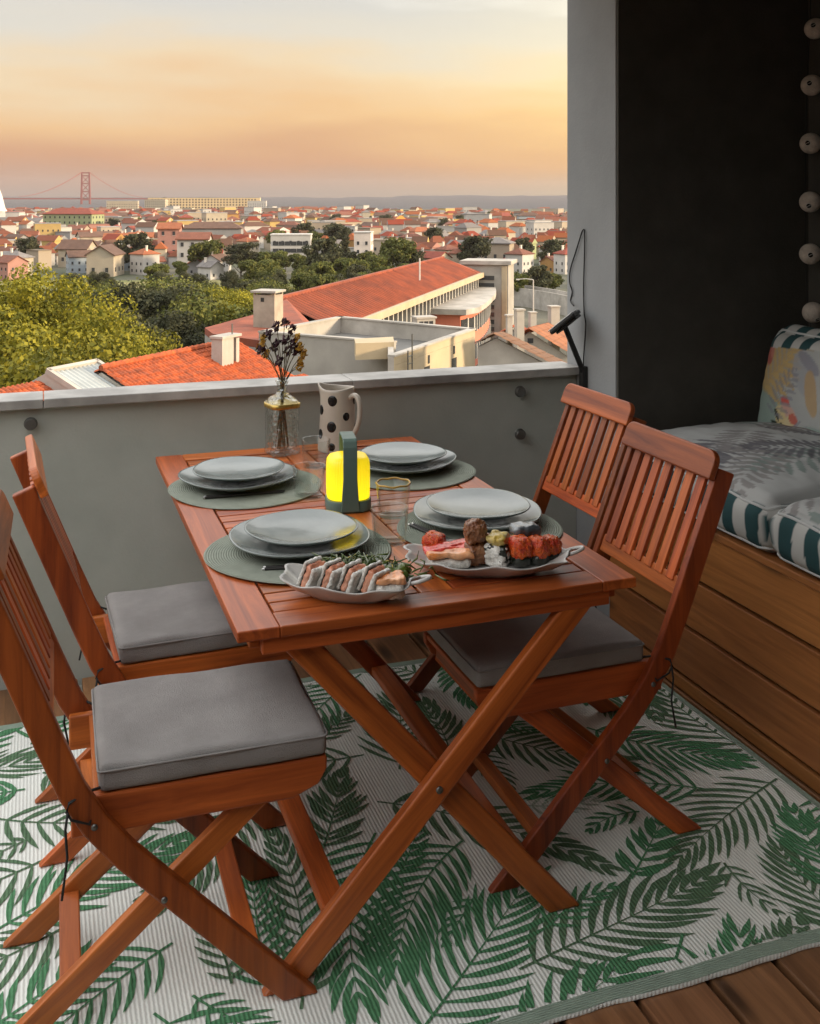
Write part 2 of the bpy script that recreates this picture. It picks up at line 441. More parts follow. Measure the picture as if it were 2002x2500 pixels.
def frond_paint(P2, col, base, ang, length, width, n, c, curve=.3, lw=.012, alpha=.9):
    """paint one palm frond onto points P2 (metres)"""
    base = np.array(base, float); c = np.array(c)
    for k in range(n):
        t = .12 + .86 * k / (n - 1)
        a = ang + curve * t
        pb = base + length * t * np.array([math.cos(ang + curve * t * .5), math.sin(ang + curve * t * .5)])
        for sgn in (-1, 1):
            la = a + sgn * (R(70) - R(35) * t)
            ll = width * math.sin(math.pi * min(1, .18 + .82 * t)) ** .7
            d = np.array([math.cos(la), math.sin(la)])
            q = P2 - pb
            s_ = q @ d; w_ = q @ np.array([-d[1], d[0]]) - .18 * sgn * s_ * s_ / max(ll, 1e-3)
            tt = np.clip(s_ / ll, 0, 1)
            hw_ = lw * np.sin(np.pi * tt) ** .8
            msk = ((s_ > 0) & (s_ < ll) & (np.abs(w_) < hw_)).astype(float)[:, None] * alpha
            col[:] = col * (1 - msk) + c * msk
    return col
def blot(P2, col, cpt, rx, ry, ang, c, alpha=.9):
    q = P2 - np.array(cpt); ca, sa = math.cos(ang), math.sin(ang)
    x_ = (q[:, 0] * ca + q[:, 1] * sa) / rx; y_ = (-q[:, 0] * sa + q[:, 1] * ca) / ry
    m_ = np.clip((1.15 - (x_ ** 2 + y_ ** 2)) * 4, 0, 1)[:, None] * alpha
    col[:] = col * (1 - m_) + np.array(c) * m_
M['print'] = attrmat('printed_cotton', 'print')
M['piping'] = mat('piping_cord', (.55, .56, .55), .8, .05, 60)
TEAL, CREAM = np.array([.030, .075, .080]), np.array([.50, .50, .475])
def bench_cushion(L_, W_, H_, label, loc, seed, puff, back=False, group=None):
    p, F, P = box_grid(L_, W_, H_, .07 if back else .045, .006, puff, .012)
    rs = np.random.RandomState(seed)
    # wrinkles and sag
    wr = np.array([mnoise.noise(Vector((q[0] * 7 + seed, q[1] * 7, 3.1))) + .6 * mnoise.noise(Vector((q[0] * 16, q[1] * 26 + seed, 1.7))) for q in p])
    top = (P[:, 2] > .98)
    p[:, 2] += np.where(P[:, 2] > 0, wr * .006 * P[:, 2], 0)
    edge = np.array([mnoise.noise(Vector((q[0] * 9, q[1] * 9, q[2] * 12 + seed))) for q in p])
    side = np.maximum(np.abs(P[:, 0]), np.abs(P[:, 1])) > .985
    p[:, 0] += np.where(side, edge * .007, 0); p[:, 1] += np.where(side, edge * .007, 0)
    bulge = (1 - P[:, 2] ** 2)
    p[:, 0] += np.where(np.abs(P[:, 0]) > .985, np.sign(P[:, 0]) * bulge * .018, 0)
    p[:, 1] += np.where(np.abs(P[:, 1]) > .985, np.sign(P[:, 1]) * bulge * .018, 0)
    col = np.tile(np.array([.44, .445, .435]), (len(p), 1))
    P2 = p[:, :2].copy()
    if back: P2[:, 0] *= -1
    G = [(.13, .125, .14), (.19, .185, .19), (.25, .235, .23), (.20, .25, .23)]
    if not back:
        for k in range(16):
            b = (rs.uniform(-L_ / 2, L_ / 2), rs.uniform(-W_ / 2, W_ / 2))
            frond_paint(P2, col, b, rs.uniform(0, 6.28), rs.uniform(.25, .5), rs.uniform(.08, .15), 11, G[k % 4], rs.uniform(-.6, .6), .012, .85)
        for k in range(4):
            b = (rs.uniform(-L_ / 2, L_ / 2), rs.uniform(-W_ / 2, W_ / 2))
            blot(P2, col, b, .07, .016, rs.uniform(0, 6), [(.38, .20, .15), (.35, .40, .36)][k % 2], .6)
    else:
        # x of the cover runs along the wall, y up the face
        col[:] = [.40, .41, .40]
        blot(P2, col, (.20, -.12), .16, .10, .5, (.22, .32, .27), .7)
        blot(P2, col, (-.05, -.17), .12, .06, .0, (.20, .31, .26), .6)
        blot(P2, col, (.18, .07), .12, .085, -.7, (.47, .32, .13), .85)
        frond_paint(P2, col, (.27, -.04), 2.3, .34, .15, 11, (.50, .36, .16), -.4, .013, .95)
        frond_paint(P2, col, (.24, -.02), 2.4, .30, .12, 10, (.36, .33, .27), -.4, .0055, .9)
        blot(P2, col, (.265, .125), .065, .030, 1.1, (.42, .12, .10), .95)
        blot(P2, col, (.03, .06), .09, .05, .9, (.33, .34, .36), .8); blot(P2, col, (.02, .10), .07, .02, .5, (.24, .24, .28), .8); blot(P2, col, (-.02, .0), .08, .03, 1.2, (.45, .30, .14), .8)
        blot(P2, col, (.245, .14), .05, .013, 1.25, (.52, .22, .17), .9)
        blot(P2, col, (.225, .178), .024, .010, .3, (.06, .03, .04), .9)
        blot(P2, col, (.105, -.05), .026, .017, .5, (.58, .10, .08), .95)
        for k, (cx_, cy_, cc, r1, r2, an) in enumerate([(.085, -.085, (.58, .36, .30), .034, .02, .4), (.115, -.115, (.62, .50, .26), .04, .02, 1.1), (.075, -.125, (.60, .52, .30), .036, .017, 2.0),
                                         (.14, -.10, (.03, .04, .03), .018, .006, 1.0), (.15, -.13, (.03, .04, .03), .016, .006, .2), (.10, -.14, (.03, .05, .03), .02, .006, .6), (.055, -.10, (.5, .13, .10), .018, .012, .3)]):
            blot(P2, col, (cx_, cy_), r1 * 1.35, r2 * 1.35, an, cc, .95)
        for k in range(8):
            frond_paint(P2, col, (rs.uniform(-L_ / 2, L_ / 2), rs.uniform(-W_ / 2, -.05)), rs.uniform(0, 6.28), .22, .07, 9, [(.22, .22, .26), (.24, .33, .29)][k % 2], .3, .007, .6)
    # striped border
    per = np.where(np.abs(P[:, 0]) > np.abs(P[:, 1]) * 1.0, p[:, 1], p[:, 0])
    per = np.where(np.abs(P[:, 0]) >= .985, p[:, 1], np.where(np.abs(P[:, 1]) >= .985, p[:, 0], 0))
    st = (np.floor((per + 3) / .052).astype(int) % 2 == 0)
    bd = side & (np.abs(P[:, 2]) < .90)
    if back:      # the boxing strip rolls over the top edge of the face
        roll = (p[:, 1] > W_ / 2 - .075 + .010 * np.cos(p[:, 0] * 9)) & ~bd
        bd = bd | roll; st = np.where(roll, np.floor((p[:, 0] + 3) / .052).astype(int) % 2 == 0, st)
    sc_ = np.where(st[:, None], TEAL, CREAM)
    col = np.where(bd[:, None], sc_, col)
    t = thing('back_cushion' if back else 'seat_cushion', label, 'cushion', loc, 0, group)
    ob = link('cover', np_mesh('cover', p, F, M['print'], True, col), t)
    # piping round the upper and lower seams
    parts = [ob]
    S = (L_ / 2, W_ / 2)
    for zf in (.90, -.90):
        ring = []
        r = .045
        for cx_, cy_, a0 in ((1, 1, 0), (-1, 1, 90), (-1, -1, 180), (1, -1, 270)):
            for k in range(6):
                a = R(a0 + 90 * k / 5)
                ring.append((cx_ * (S[0] - r) + (r + .002) * math.cos(a), cy_ * (S[1] - r) + (r + .002) * math.sin(a)))
        dense = []
        for k in range(len(ring)):
            a, b = Vector(ring[k]), Vector(ring[(k + 1) % len(ring)])
            m_ = max(1, int((b - a).length / .03))
            for j in range(m_): dense.append(a.lerp(b, j / m_))
        pts = []
        for q in dense:
            d2 = ((p[:, 0] - q.x) ** 2 + (p[:, 1] - q.y) ** 2) + 4 * (P[:, 2] - zf) ** 2 * .05
            w = int(np.argmin(d2)); pts.append(tuple(p[w] * np.array([1.003, 1.003, 1.0])))
        parts.append(MB().tube(pts, .0045, 6, True).build('piping', M['piping'], t, smooth=True))
    return t
# x of the cover along the bench (world y)
cz = .5605
c1 = bench_cushion(.85, .86, .155, 'grey leaf-print seat cushion with striped edge at the far end of the bench', (BX + .42, 2.825, cz + .0775), 3, .066)
c1.rotation_euler = (0, 0, R(90))
c2 = bench_cushion(.85, .86, .155, 'grey leaf-print seat cushion with striped edge cut by the right border', (BX + .42, 1.955, cz + .0775), 11, .066)
c2.rotation_euler = (0, 0, R(90))
bc = bench_cushion(.62, .42, .17, 'upright back cushion with yellow palm and pink flower print on the bench', (0, 0, 0), 5, .05, True)
# cover x -> world +y (along the wall), cover y -> up, cover z -> out of the wall (-x), leaning back
lean = R(12)
X_ = Vector((0, 1, 0)); Y_ = Vector((math.sin(lean), 0, math.cos(lean))); Z_ = X_.cross(Y_)
if Z_.x > 0: X_ = -X_; Z_ = X_.cross(Y_)
bc.matrix_world = Matrix(((X_.x, Y_.x, Z_.x, 2.60), (X_.y, Y_.y, Z_.y, 2.91), (X_.z, Y_.z, Z_.z, .868), (0, 0, 0, 1)))

# ------------------------------------------------------------------ rug
M['rug'] = mat('rug_weave', (.80, .82, .77), .95, .07, 4, .0)
def ribs(m, sc_=700, st_=.5, axis=0):
    n = m.node_tree.nodes; l = m.node_tree.links; p = n['Principled BSDF']; p.inputs['Specular IOR Level'].default_value = .15
    t = n.new('ShaderNodeTexCoord'); w = n.new('ShaderNodeTexWave'); w.bands_direction = 'X' if axis == 0 else 'Y'
    w.inputs['Scale'].default_value = sc_; w.inputs['Distortion'].default_value = 1.2; w.inputs['Detail'].default_value = 2; w.inputs['Detail Scale'].default_value = 3
    l.new(t.outputs['Object'], w.inputs['Vector'])
    b = n.new('ShaderNodeBump'); b.inputs['Strength'].default_value = st_; b.inputs['Distance'].default_value = .004
    l.new(w.outputs['Fac'], b.inputs['Height']); l.new(b.outputs[0], p.inputs['Normal'])
    old = p.inputs['Base Color'].links[0].from_socket
    mr = n.new('ShaderNodeMapRange'); mr.inputs[3].default_value = .87; mr.inputs[4].default_value = 1.05
    l.new(w.outputs['Fac'], mr.inputs[0])
    mm = n.new('ShaderNodeMix'); mm.data_type = 'RGBA'; mm.blend_type = 'MULTIPLY'; mm.inputs[0].default_value = 1
    l.new(old, mm.inputs[6]); l.new(mr.outputs[0], mm.inputs[7]); l.new(mm.outputs[2], p.inputs['Base Color'])
    return m
ribs(M['rug'], 36, .32)
M['leaf1'] = ribs(mat('rug_leaf_emerald', (.095, .25, .125), .95, .18, 60), 36, .4)
M['leaf2'] = ribs(mat('rug_leaf_dark', (.115, .20, .115), .95, .18, 60), 36, .4)
M['leaf3'] = ribs(mat('rug_leaf_pale', (.45, .53, .43), .95, .12, 60), 36, .4)
M['rugedge'] = ribs(mat('rug_border', (.33, .42, .34), .95, .1, 30), 60, .6, 1)
RX0, RX1, RY0, RY1 = -.62, 1.885, 1.765, 3.30
rgx, rgy = (RX0 + RX1) / 2, (RY0 + RY1) / 2
def rug_z(x, y):
    e = min(y + rgy - RY0, RY1 - y - rgy, .25)
    return .0085 + .0025 * (mnoise.noise(Vector((x * 3, y * 3, 0))) + .5) + (.006 * max(0, mnoise.noise(Vector((x * 5, 9, y * 2)))) * (1 - e / .25) if e < .25 else 0)
def rug_edge(x):   # gentle waver of the near edge
    return .010 * mnoise.noise(Vector((x * 4, 2.2, 0))) + .006 * mnoise.noise(Vector((x * 11, 5.2, 0)))
rg = MB(); nx, ny = 90, 56
HW, HH = (RX1 - RX0) / 2, (RY1 - RY0) / 2
def rug_pt(i, j):
    x = -HW + 2 * HW * i / nx; y = -HH + 2 * HH * j / ny
    return x, y + rug_edge(x) * (1 - j / ny)
for j in range(ny + 1):
    for i in range(nx + 1):
        x, y = rug_pt(i, j); rg.v.append((x, y, rug_z(x, y)))
top = [(j * (nx + 1) + i, j * (nx + 1) + i + 1, (j + 1) * (nx + 1) + i + 1, (j + 1) * (nx + 1) + i) for j in range(ny) for i in range(nx)]
rg.f = list(top)
ring = [i for i in range(nx + 1)] + [(j + 1) * (nx + 1) - 1 for j in range(1, ny + 1)] + [ny * (nx + 1) + i for i in range(nx - 1, -1, -1)] + [j * (nx + 1) for j in range(ny - 1, 0, -1)]
b0 = len(rg.v); rg.v += [(rg.v[i][0], rg.v[i][1], .0012) for i in ring]
n_ = len(ring); rg.f += [(ring[k], b0 + k, b0 + (k + 1) % n_, ring[(k + 1) % n_]) for k in range(n_)]
rg.mi = [0] * len(rg.f)
rug = rg.build('rug', M['rug'], None, smooth=True, loc=(rgx, rgy, 0))
tag(rug, 'pale outdoor rug with green palm leaf pattern under the table', 'rug')
# woven border band
bd = MB()
def strip(f0, f1, n):
    vv = []; ff = []
    for k in range(n + 1):
        a = f0(k / n); b = f1(k / n)
        vv += [(a[0], a[1], rug_z(*a) + .0012), (b[0], b[1], rug_z(*b) + .0012)]
    for k in range(n): ff.append((2 * k, 2 * k + 2, 2 * k + 3, 2 * k + 1))
    bd.add(vv, ff)
near = lambda off: (lambda t: ((-HW + 2 * HW * t), -HH + off + rug_edge(-HW + 2 * HW * t)))
strip(near(.0), near(.034), 90)
strip(lambda t: (-HW + 2 * HW * t, HH - .030), lambda t: (-HW + 2 * HW * t, HH), 60)
strip(lambda t: (HW - .018, -HH + .036 + (2 * HH - .068) * t), lambda t: (HW, -HH + .036 + (2 * HH - .068) * t), 60)
strip(lambda t: (-HW, -HH + .036 + (2 * HH - .068) * t), lambda t: (-HW + .018, -HH + .036 + (2 * HH - .068) * t), 60)
bd.build('border', M['rugedge'], rug, smooth=True)
# palm fronds woven into the rug
def scatter(n, sep, rs):
    pts = []; tries = 0
    while len(pts) < n and tries < 9000:
        tries += 1
        x, y = rs.uniform(-HW - .1, HW + .1), rs.uniform(-HH - .1, HH + .1)
        if all((x - a) ** 2 + (y - b) ** 2 > sep ** 2 for a, b in pts): pts.append((x, y))
    return pts
rs = random.Random(4)
leafb = [MB(), MB(), MB()]
inside = lambda x, y: -HW + .016 < x < HW - .016 and -HH + .034 < y < HH - .028
inx = lambda x, y: (max(-HW + .02, min(HW - .02, x)), max(-HH + .036, min(HH - .032, y)))
stems_done = np.full((6000, 3), 99.0); sn_ = 0; fi = 0
for (count, l0, l1, sep, w0, w1) in ((60, .40, .60, .078, .120, .165), (60, .26, .40, .068, .085, .12), (70, .14, .24, .050, .055, .08)):
    for tr_ in range(6000):
        x0, y0 = rs.uniform(-HW - .1, HW + .1), rs.uniform(-HH - .1, HH + .1)
        ang = rs.uniform(0, 6.283); ln = rs.uniform(l0, l1); cv = rs.uniform(-.8, .8); wd_ = rs.uniform(w0, w1)
        bx, by_ = x0 - ln * .5 * math.cos(ang), y0 - ln * .5 * math.sin(ang); stem = []
        for k in range(15):
            t = k / 14; a = ang + cv * (t - .5)
            stem.append((bx, by_, a, t)); bx += ln / 14 * math.cos(a); by_ += ln / 14 * math.sin(a)
        sa_ = np.array([q[:2] for q in stem[::2]]); dn_ = stems_done[:sn_]
        if sn_ and (((sa_[:, None, :] - dn_[None, :, :2]) ** 2).sum(2) < ((sep + dn_[:, 2]) / 2)[None, :] ** 2).any(): continue
        stems_done[sn_:sn_ + len(sa_), :2] = sa_; stems_done[sn_:sn_ + len(sa_), 2] = sep; sn_ += len(sa_)
        fi += 1
        mi = rs.choice([0, 0, 1, 1]) if l0 > .2 else rs.choice([0, 1, 2]); nl = max(6, int(ln / .028)); lw = rs.uniform(.0058, .0088) * (1 if l0 > .2 else .7)
        zo = .0016 + fi * .00001; B = leafb[mi]
        vv = []; ff = []
        for (sx, sy, a, t) in stem:
            w = .0030 * (1.1 - t)
            for s_ in (-1, 1):
                q = inx(sx - s_ * w * math.sin(a), sy + s_ * w * math.cos(a)); vv.append((q[0], q[1], rug_z(*q) + zo + .00002))
        for k in range(14):
            if inside(*stem[k][:2]) and inside(*stem[k + 1][:2]): ff.append((2 * k, 2 * k + 1, 2 * k + 3, 2 * k + 2))
        B.add(vv, ff)
        for k in range(nl):
            t = .10 + .90 * k / (nl - 1); si = min(14, int(t * 14)); sx, sy, a, _ = stem[si]
            for sg in (-1, 1):
                la = a + sg * (R(66) - R(40) * t); ll = wd_ * (math.sin(math.pi * (.20 + .72 * t)) ** .7 + .10) * rs.uniform(.85, 1.12)
                bend = -sg * rs.uniform(.25, .6); vv = []; m_ = 9; px, py = sx, sy; jit = rs.uniform(0, .00001); ok_ = []
                for q in range(m_ + 1):
                    tt = q / m_; w = lw * math.sin(math.pi * min(1, tt * .93 + .07)) ** .75
                    a2 = la + bend * tt; jag = 1 + rs.uniform(-.2, .2)
                    ok_.append(inside(px, py))
                    for s_ in (-1, 1):
                        c_ = inx(px - s_ * w * jag * math.sin(a2), py + s_ * w * jag * math.cos(a2))
                        vv.append((c_[0], c_[1], rug_z(*c_) + zo + jit))
                    px += ll / m_ * math.cos(a2); py += ll / m_ * math.sin(a2)
                B.add(vv, [(2 * q, 2 * q + 1, 2 * q + 3, 2 * q + 2) for q in range(m_) if ok_[q] and ok_[q + 1]])
for B, mm in zip(leafb, ('leaf1', 'leaf2', 'leaf3')):
    o = B.build('leaf_print', M[mm], rug, recalc=False); o['kind'] = 'stuff'
    for p in o.data.polygons:
        if p.normal.z < 0: p.flip()
# ================================================================== TABLE
TX, TY, TZ = .795, 2.712, .7175
HXT, HYT = .436, .727
tb = thing('folding_table', 'reddish slatted wooden folding table with crossed legs, laid for dinner', 'table', (TX, TY, 0))
def board(name, x0, x1, y0, y1, z0, z1, axis, parent=tb, bevel=.003):
    """flat timber with its grain along the given axis"""
    c = Vector(((x0 + x1) / 2, (y0 + y1) / 2, (z0 + z1) / 2)); hx, hy, hz = (x1 - x0) / 2, (y1 - y0) / 2, (z1 - z0) / 2
    if axis == 'X': return MB().box(-hx, hx, -hy, hy, -hz, hz).build(name, M['aca'], parent, bevel=bevel, loc=c)
    return MB().box(-hy, hy, -hx, hx, -hz, hz).build(name, M['aca'], parent, bevel=bevel, loc=c, rot=(0, 0, R(90)))
tt = .022
board('frame_board', -HXT, -HXT + .083, -HYT, HYT, TZ - tt, TZ, 'Y')
board('frame_board', HXT - .083, HXT, -HYT, HYT, TZ - tt, TZ, 'Y')
board('frame_board', -HXT + .0835, HXT - .0835, -HYT, -HYT + .075, TZ - tt, TZ, 'X')
board('frame_board', -HXT + .0835, HXT - .0835, HYT - .075, HYT, TZ - tt, TZ, 'X')
board('centre_rail', -.036, .036, -HYT + .0755, HYT - .0755, TZ - tt, TZ - .0008, 'Y')
y = -HYT + .081; pitch = (2 * HYT - .162) / 25
sm = None
for k in range(25):
    for sx in (-1, 1):
        xa, xb = (.041, HXT - .088) if sx > 0 else (-HXT + .088, -.041)
        if sm is None:
            o = board('slat', xa, xb, y, y + pitch - .0055, TZ - tt, TZ - .0015, 'X', bevel=.002); sm = o.data
        else:
            o = link('slat', sm, tb, loc=((xa + xb) / 2, y + (pitch - .0055) / 2, TZ - tt / 2 - .00075)); bev(o, .002)
    y += pitch
# battens under the slats and aprons
for xx in (-.20, .20): board('batten', xx - .02, xx + .02, -HYT + .03, HYT - .03, TZ - tt - .0205, TZ - tt - .0005, 'Y')
board('apron', -HXT + .05, HXT - .06, -HYT + .012, -HYT + .034, TZ - tt - .034, TZ - tt - .0005, 'X')
board('apron', -HXT + .05, HXT - .06, HYT - .034, HYT - .012, TZ - tt - .034, TZ - tt - .0005, 'X')
for sx in (-1, 1): board('apron', sx * .395 - .011, sx * .395 + .011, -HYT + .04, HYT - .04, TZ - tt - .03, TZ - tt - .0005, 'Y')
# dropped cleat that carries the leg pivot on the right
for yy in (-.672, .352):
    ol = [(.17, .685), (.20, .655), (.34, .650), (.375, .662), (.375, .685)]
    mw = Matrix(((1, 0, 0, 0), (0, 0, -1, yy), (0, 1, 0, 0), (0, 0, 0, 1)))
    MB().prism(ol, -.03, -.008, mw).build('cleat', M['aca'], tb, bevel=.003)
LEG_H, LEG_W = .056, .027
ya, yb = -.700, -.671
for (yA, yB) in ((ya, yb), (.355, .326)):
    beam('leg', (-.345, yA, .012 * 0), (.320, yA, .688), (0, 1, 0), LEG_W, LEG_H, M['aca'], tb, .005, (True, True))
    beam('leg', (.285, yB, 0), (-.330, yB, .688), (0, 1, 0), LEG_W, LEG_H, M['aca'], tb, .005, (True, True))
    mw = Matrix.Translation((-.02, yA - LEG_W / 2 - .0005, .334)) @ Matrix.Rotation(R(90), 4, 'X')
    MB().lathe([(.0075, 0), (.0075, .003), (.005, .0045), (.0005, .005)], 16, mw).build('bolt', M['steel'], tb, smooth=True)
beam('stretcher', (-.232, ya + .014, .118), (-.232, .340, .118), (1, 0, 0), .05, .024, M['aca'], tb)
beam('stretcher', (.182, yb + .014, .118), (.182, .311, .118), (1, 0, 0), .05, .024, M['aca'], tb)

# ================================================================== CHAIRS
M['seatpad'] = mat('grey_seat_fabric', (.29, .275, .265), .9, .14, 9, .35, 420, spec=.2)
M['tie'] = mat('black_tie_cord', (.02, .02, .02), .8, .1, 30)
def make_chair(label, loc, rz, seed):
    rs = random.Random(seed)
    t = thing('folding_chair', label, 'chair', loc, rz, 'wooden folding chairs round the table')
    t.scale = (1, .93, 1)
    # local: seat faces +x, origin on the floor under the back of the seat
    cl = [(-.178, .884), (-.110, .715), (-.050, .565), (-.010, .470), (.030, .402), (.085, .335), (.41, .0)]
    w = .025
    left, right = [], []
    for i, (x, z) in enumerate(cl):
        a = Vector(cl[max(0, i - 1)]); b = Vector(cl[min(len(cl) - 1, i + 1)]); d = (b - a).normalized(); n = Vector((-d.y, d.x))
        left.append((x + n.x * w, z + n.y * w)); right.append((x - n.x * w, z - n.y * w))
    # level the foot
    d = (Vector(cl[-1]) - Vector(cl[-2])).normalized()
    for lst in (left, right):
        x, z = lst[-1]; lst[-1] = (x - d.x / d.y * z, 0.0)
    ol = left + right[::-1]
    for s in (-1, 1):
        mw = Matrix(((1, 0, 0, 0), (0, 0, -1, 0), (0, 1, 0, 0), (0, 0, 0, 1)))
        MB().prism(ol, -.012, .012, mw).build('back_post', M['acaz'], t, bevel=.004, loc=(0, s * .200, 0))
    u = Vector((-.175, 0, .435)).normalized(); n = Vector((u.z, 0, -u.x)); base = Vector((-.010, 0, .470))
    def bmat(s_, off): o_ = base + u * s_ + n * off; return Matrix(((0, u.x, n.x, o_.x), (1, u.y, n.y, o_.y), (0, u.z, n.z, o_.z), (0, 0, 0, 1)))
    # top rail with rounded shoulders, in front of the posts
    ol = [(-.216, -.024), (.216, -.024)]
    for cx_, a0 in ((1, 0), (-1, 90)):
        for k in range(7):
            a = R(a0 + 90 * k / 6); ol.append((cx_ * (.216 - .034) + .034 * math.cos(a), .016 + .030 * math.sin(a)))
    MB().prism(ol, .0, .019, bmat(.435, .0255)).build('top_rail', M['aca'], t, bevel=.004) if False else None
    o = MB().prism(ol, .0, .019).build('top_rail', M['aca'], t, bevel=.004); o.matrix_local = bmat(.437, .0262)
    o = MB().box(-.187, .187, -.023, .023, -.010, .010).build('lower_rail', M['aca'], t, bevel=.003); o.matrix_local = bmat(.150, .008)
    sm_ = MB().box(-.137, .137, -.0160, .0160, -.0055, .0055).mesh('back_slat', M['aca'])
    for k in range(7):
        yy = -.1545 + k * .0515
        o = link('back_slat', sm_, t); bev(o, .002)
        m0 = bmat(.295, .017)
        o.matrix_local = m0 @ Matrix.Translation((yy, -.001, 0)) @ Matrix.Rotation(R(90), 4, 'Z')
    # seat
    for s in (-1, 1):
        ol = [(-.012, .372), (.030, .372), (.40, .372), (.452, .392), (.468, .420), (.468, .4440), (-.012, .4440)]
        mw = Matrix(((1, 0, 0, 0), (0, 0, -1, 0), (0, 1, 0, 0), (0, 0, 0, 1)))
        MB().prism(ol, -.011, .011, mw).build('side_rail', M['aca'], t, bevel=.004, loc=(0, s * .174, 0))
        beam('seat_leg', (-.108, s * .148, 0), (.372, s * .148, .405), (0, 1, 0), .024, .046, M['aca'], t, .004, (True, False))
    sm2 = MB().box(-.162, .162, -.0265, .0265, -.006, .006).mesh('seat_slat', M['aca'])
    for k in range(7):
        o = link('seat_slat', sm2, t, loc=(.055 + k * .064, 0, .4375), rot=(0, 0, R(90))); bev(o, .002)
    beam('stretcher', (.315, -.188, .098), (.315, .188, .098), (1, 0, .2), .040, .020, M['aca'], t, .003)
    beam('stretcher', (-.012, -.136, .082), (-.012, .136, .082), (1, 0, 0), .040, .020, M['aca'], t, .003)
    beam('seat_rail', (.430, -.163, .405), (.430, .163, .405), (1, 0, 0), .022, .042, M['aca'], t, .003)
    for s in (-1, 1):
        for (px, pz) in ((.028, .402), (.152, .224 + .02)):
            mw = Matrix.Translation((px, s * .2122, pz)) @ Matrix.Rotation(R(-90 * s), 4, 'X')
            MB().lathe([(.006, 0), (.006, .002), (.0005, .0035)], 12, mw).build('rivet', M['steel'], t, smooth=True)
    # loose pad tied to the posts
    p, F, P = box_grid(.432, .375, .050, .011, .010, .005)
    wob = np.array([mnoise.noise(Vector((q[0] * 8 + seed, q[1] * 8, q[2] * 10))) for q in p])
    p[:, 2] += wob * .0045 * (P[:, 2] > 0); p[:, 1] += wob * .004 * np.abs(P[:, 1]) ** 6; p[:, 0] += wob * .004 * np.abs(P[:, 0]) ** 6
    pad = link('seat_pad', np_mesh('seat_pad', p, F, M['seatpad']), t, loc=(.252, 0, .4712))
    ring = []
    for cx_, cy_, a0 in ((1, 1, 0), (-1, 1, 90), (-1, -1, 180), (1, -1, 270)):
        for k in range(5):
            a = R(a0 + 90 * k / 4); ring.append((cx_ * (.216 - .010) + .0112 * math.cos(a), cy_ * (.1875 - .010) + .0112 * math.sin(a), .0155 + .0008 * math.sin(k + cx_ * 3 + seed)))
    MB().tube(ring, .0021, 6, True).build('seam_piping', M['seatpad'], pad, smooth=True)
    for s in (-1, 1):
        y0 = s * .176
        MB().tube([(.045, y0, .455), (.015, s * .200, .462), (-.016, s * .216, .455), (-.020, s * .2175, .440), (-.012, s * .2175, .425), (.02, s * .215, .41), (.03, s * .19, .44)], .0026, 6).build('tie', M['tie'], t, smooth=True)
        MB().tube([(-.018, s * .219, .440), (-.022, s * .220, .41), (-.020 + .01 * rs.random(), s * .2205, .36), (-.028, s * .221, .32 - .04 * rs.random())], .0024, 6).build('tie', M['tie'], t, smooth=True)
    return t
Z0 = .0125
make_chair('wooden folding chair at lower left, nearest the viewer, with grey seat pad', (.074, 2.180, Z0), R(-1), 1)
make_chair('wooden folding chair on the left side nearer the parapet, its pad under the table', (.142, 2.715, Z0), R(2), 2)
make_chair('wooden folding chair on the right side nearer the viewer, in front of the bench', (1.392, 2.325, Z0), R(180), 3)
make_chair('wooden folding chair on the right side beside the pillar', (1.520, 2.915, Z0), R(181.0), 4)
tb.location.z = Z0

# ================================================================== TABLEWARE
TT = TZ + Z0
M['glaze'] = mat('grey_green_glaze', (.165, .196, .188), .2, .10, 9, .04, 40, coat=.25)
M['mat'] = mat('woven_placemat', (.27, .295, .245), .9, .10, 30, spec=.15)
def rings(m):
    n = m.node_tree.nodes; l = m.node_tree.links; p = n['Principled BSDF']
    t = n.new('ShaderNodeTexCoord'); w = n.new('ShaderNodeTexWave'); w.wave_type = 'RINGS'; w.rings_direction = 'Z'
    w.inputs['Scale'].default_value = 55; w.inputs['Distortion'].default_value = .4
    l.new(t.outputs['Object'], w.inputs['Vector'])
    b = n.new('ShaderNodeBump'); b.inputs['Strength'].default_value = .7; b.inputs['Distance'].default_value = .002
    l.new(w.outputs['Fac'], b.inputs['Height']); l.new(b.outputs[0], p.inputs['Normal'])
rings(M['mat'])
def squircle(nexp, wob, seed):
    def f(q, a, r):
        c, s = abs(math.cos(a)), abs(math.sin(a))
        k = (c ** nexp + s ** nexp) ** (-1 / nexp)
        k *= 1 + wob * mnoise.noise(Vector((math.cos(a) * 1.3 + seed, math.sin(a) * 1.3, 0)))
        return (q.x * k, q.y * k, q.z + r * wob * .25 * math.sin(2 * a + seed))
    return f
bigp = lambda sd: MB().lathe([(.001, .006), (.07, .006), (.085, .0), (.092, .0), (.10, .0075), (.135, .014), (.160, .025), (.1635, .0285), (.1625, .0305), (.158, .0295), (.130, .019), (.095, .0125), (.001, .0115)], 64, warp=squircle(2.35, .02, sd))
smlp = lambda sd: MB().lathe([(.001, .005), (.055, .005), (.066, .0), (.072, .0), (.08, .006), (.110, .0125), (.128, .0205), (.1305, .0235), (.1295, .025), (.125, .0240), (.100, .0160), (.07, .0110), (.001, .0100)], 64, warp=squircle(2.25, .02, sd))
places = [((.587, 2.425), (.577, 2.395), 'near left', 'at the near left of the table', .216),
          ((.548, 3.020), (.562, 2.985), 'far left', 'at the far left corner', .216),
          ((1.055, 3.035), (1.055, 2.990), 'far right', 'at the far right beside the jug', .205),
          ((1.058, 2.462), (1.045, 2.418), 'near right', 'behind the long sushi dish', .205)]
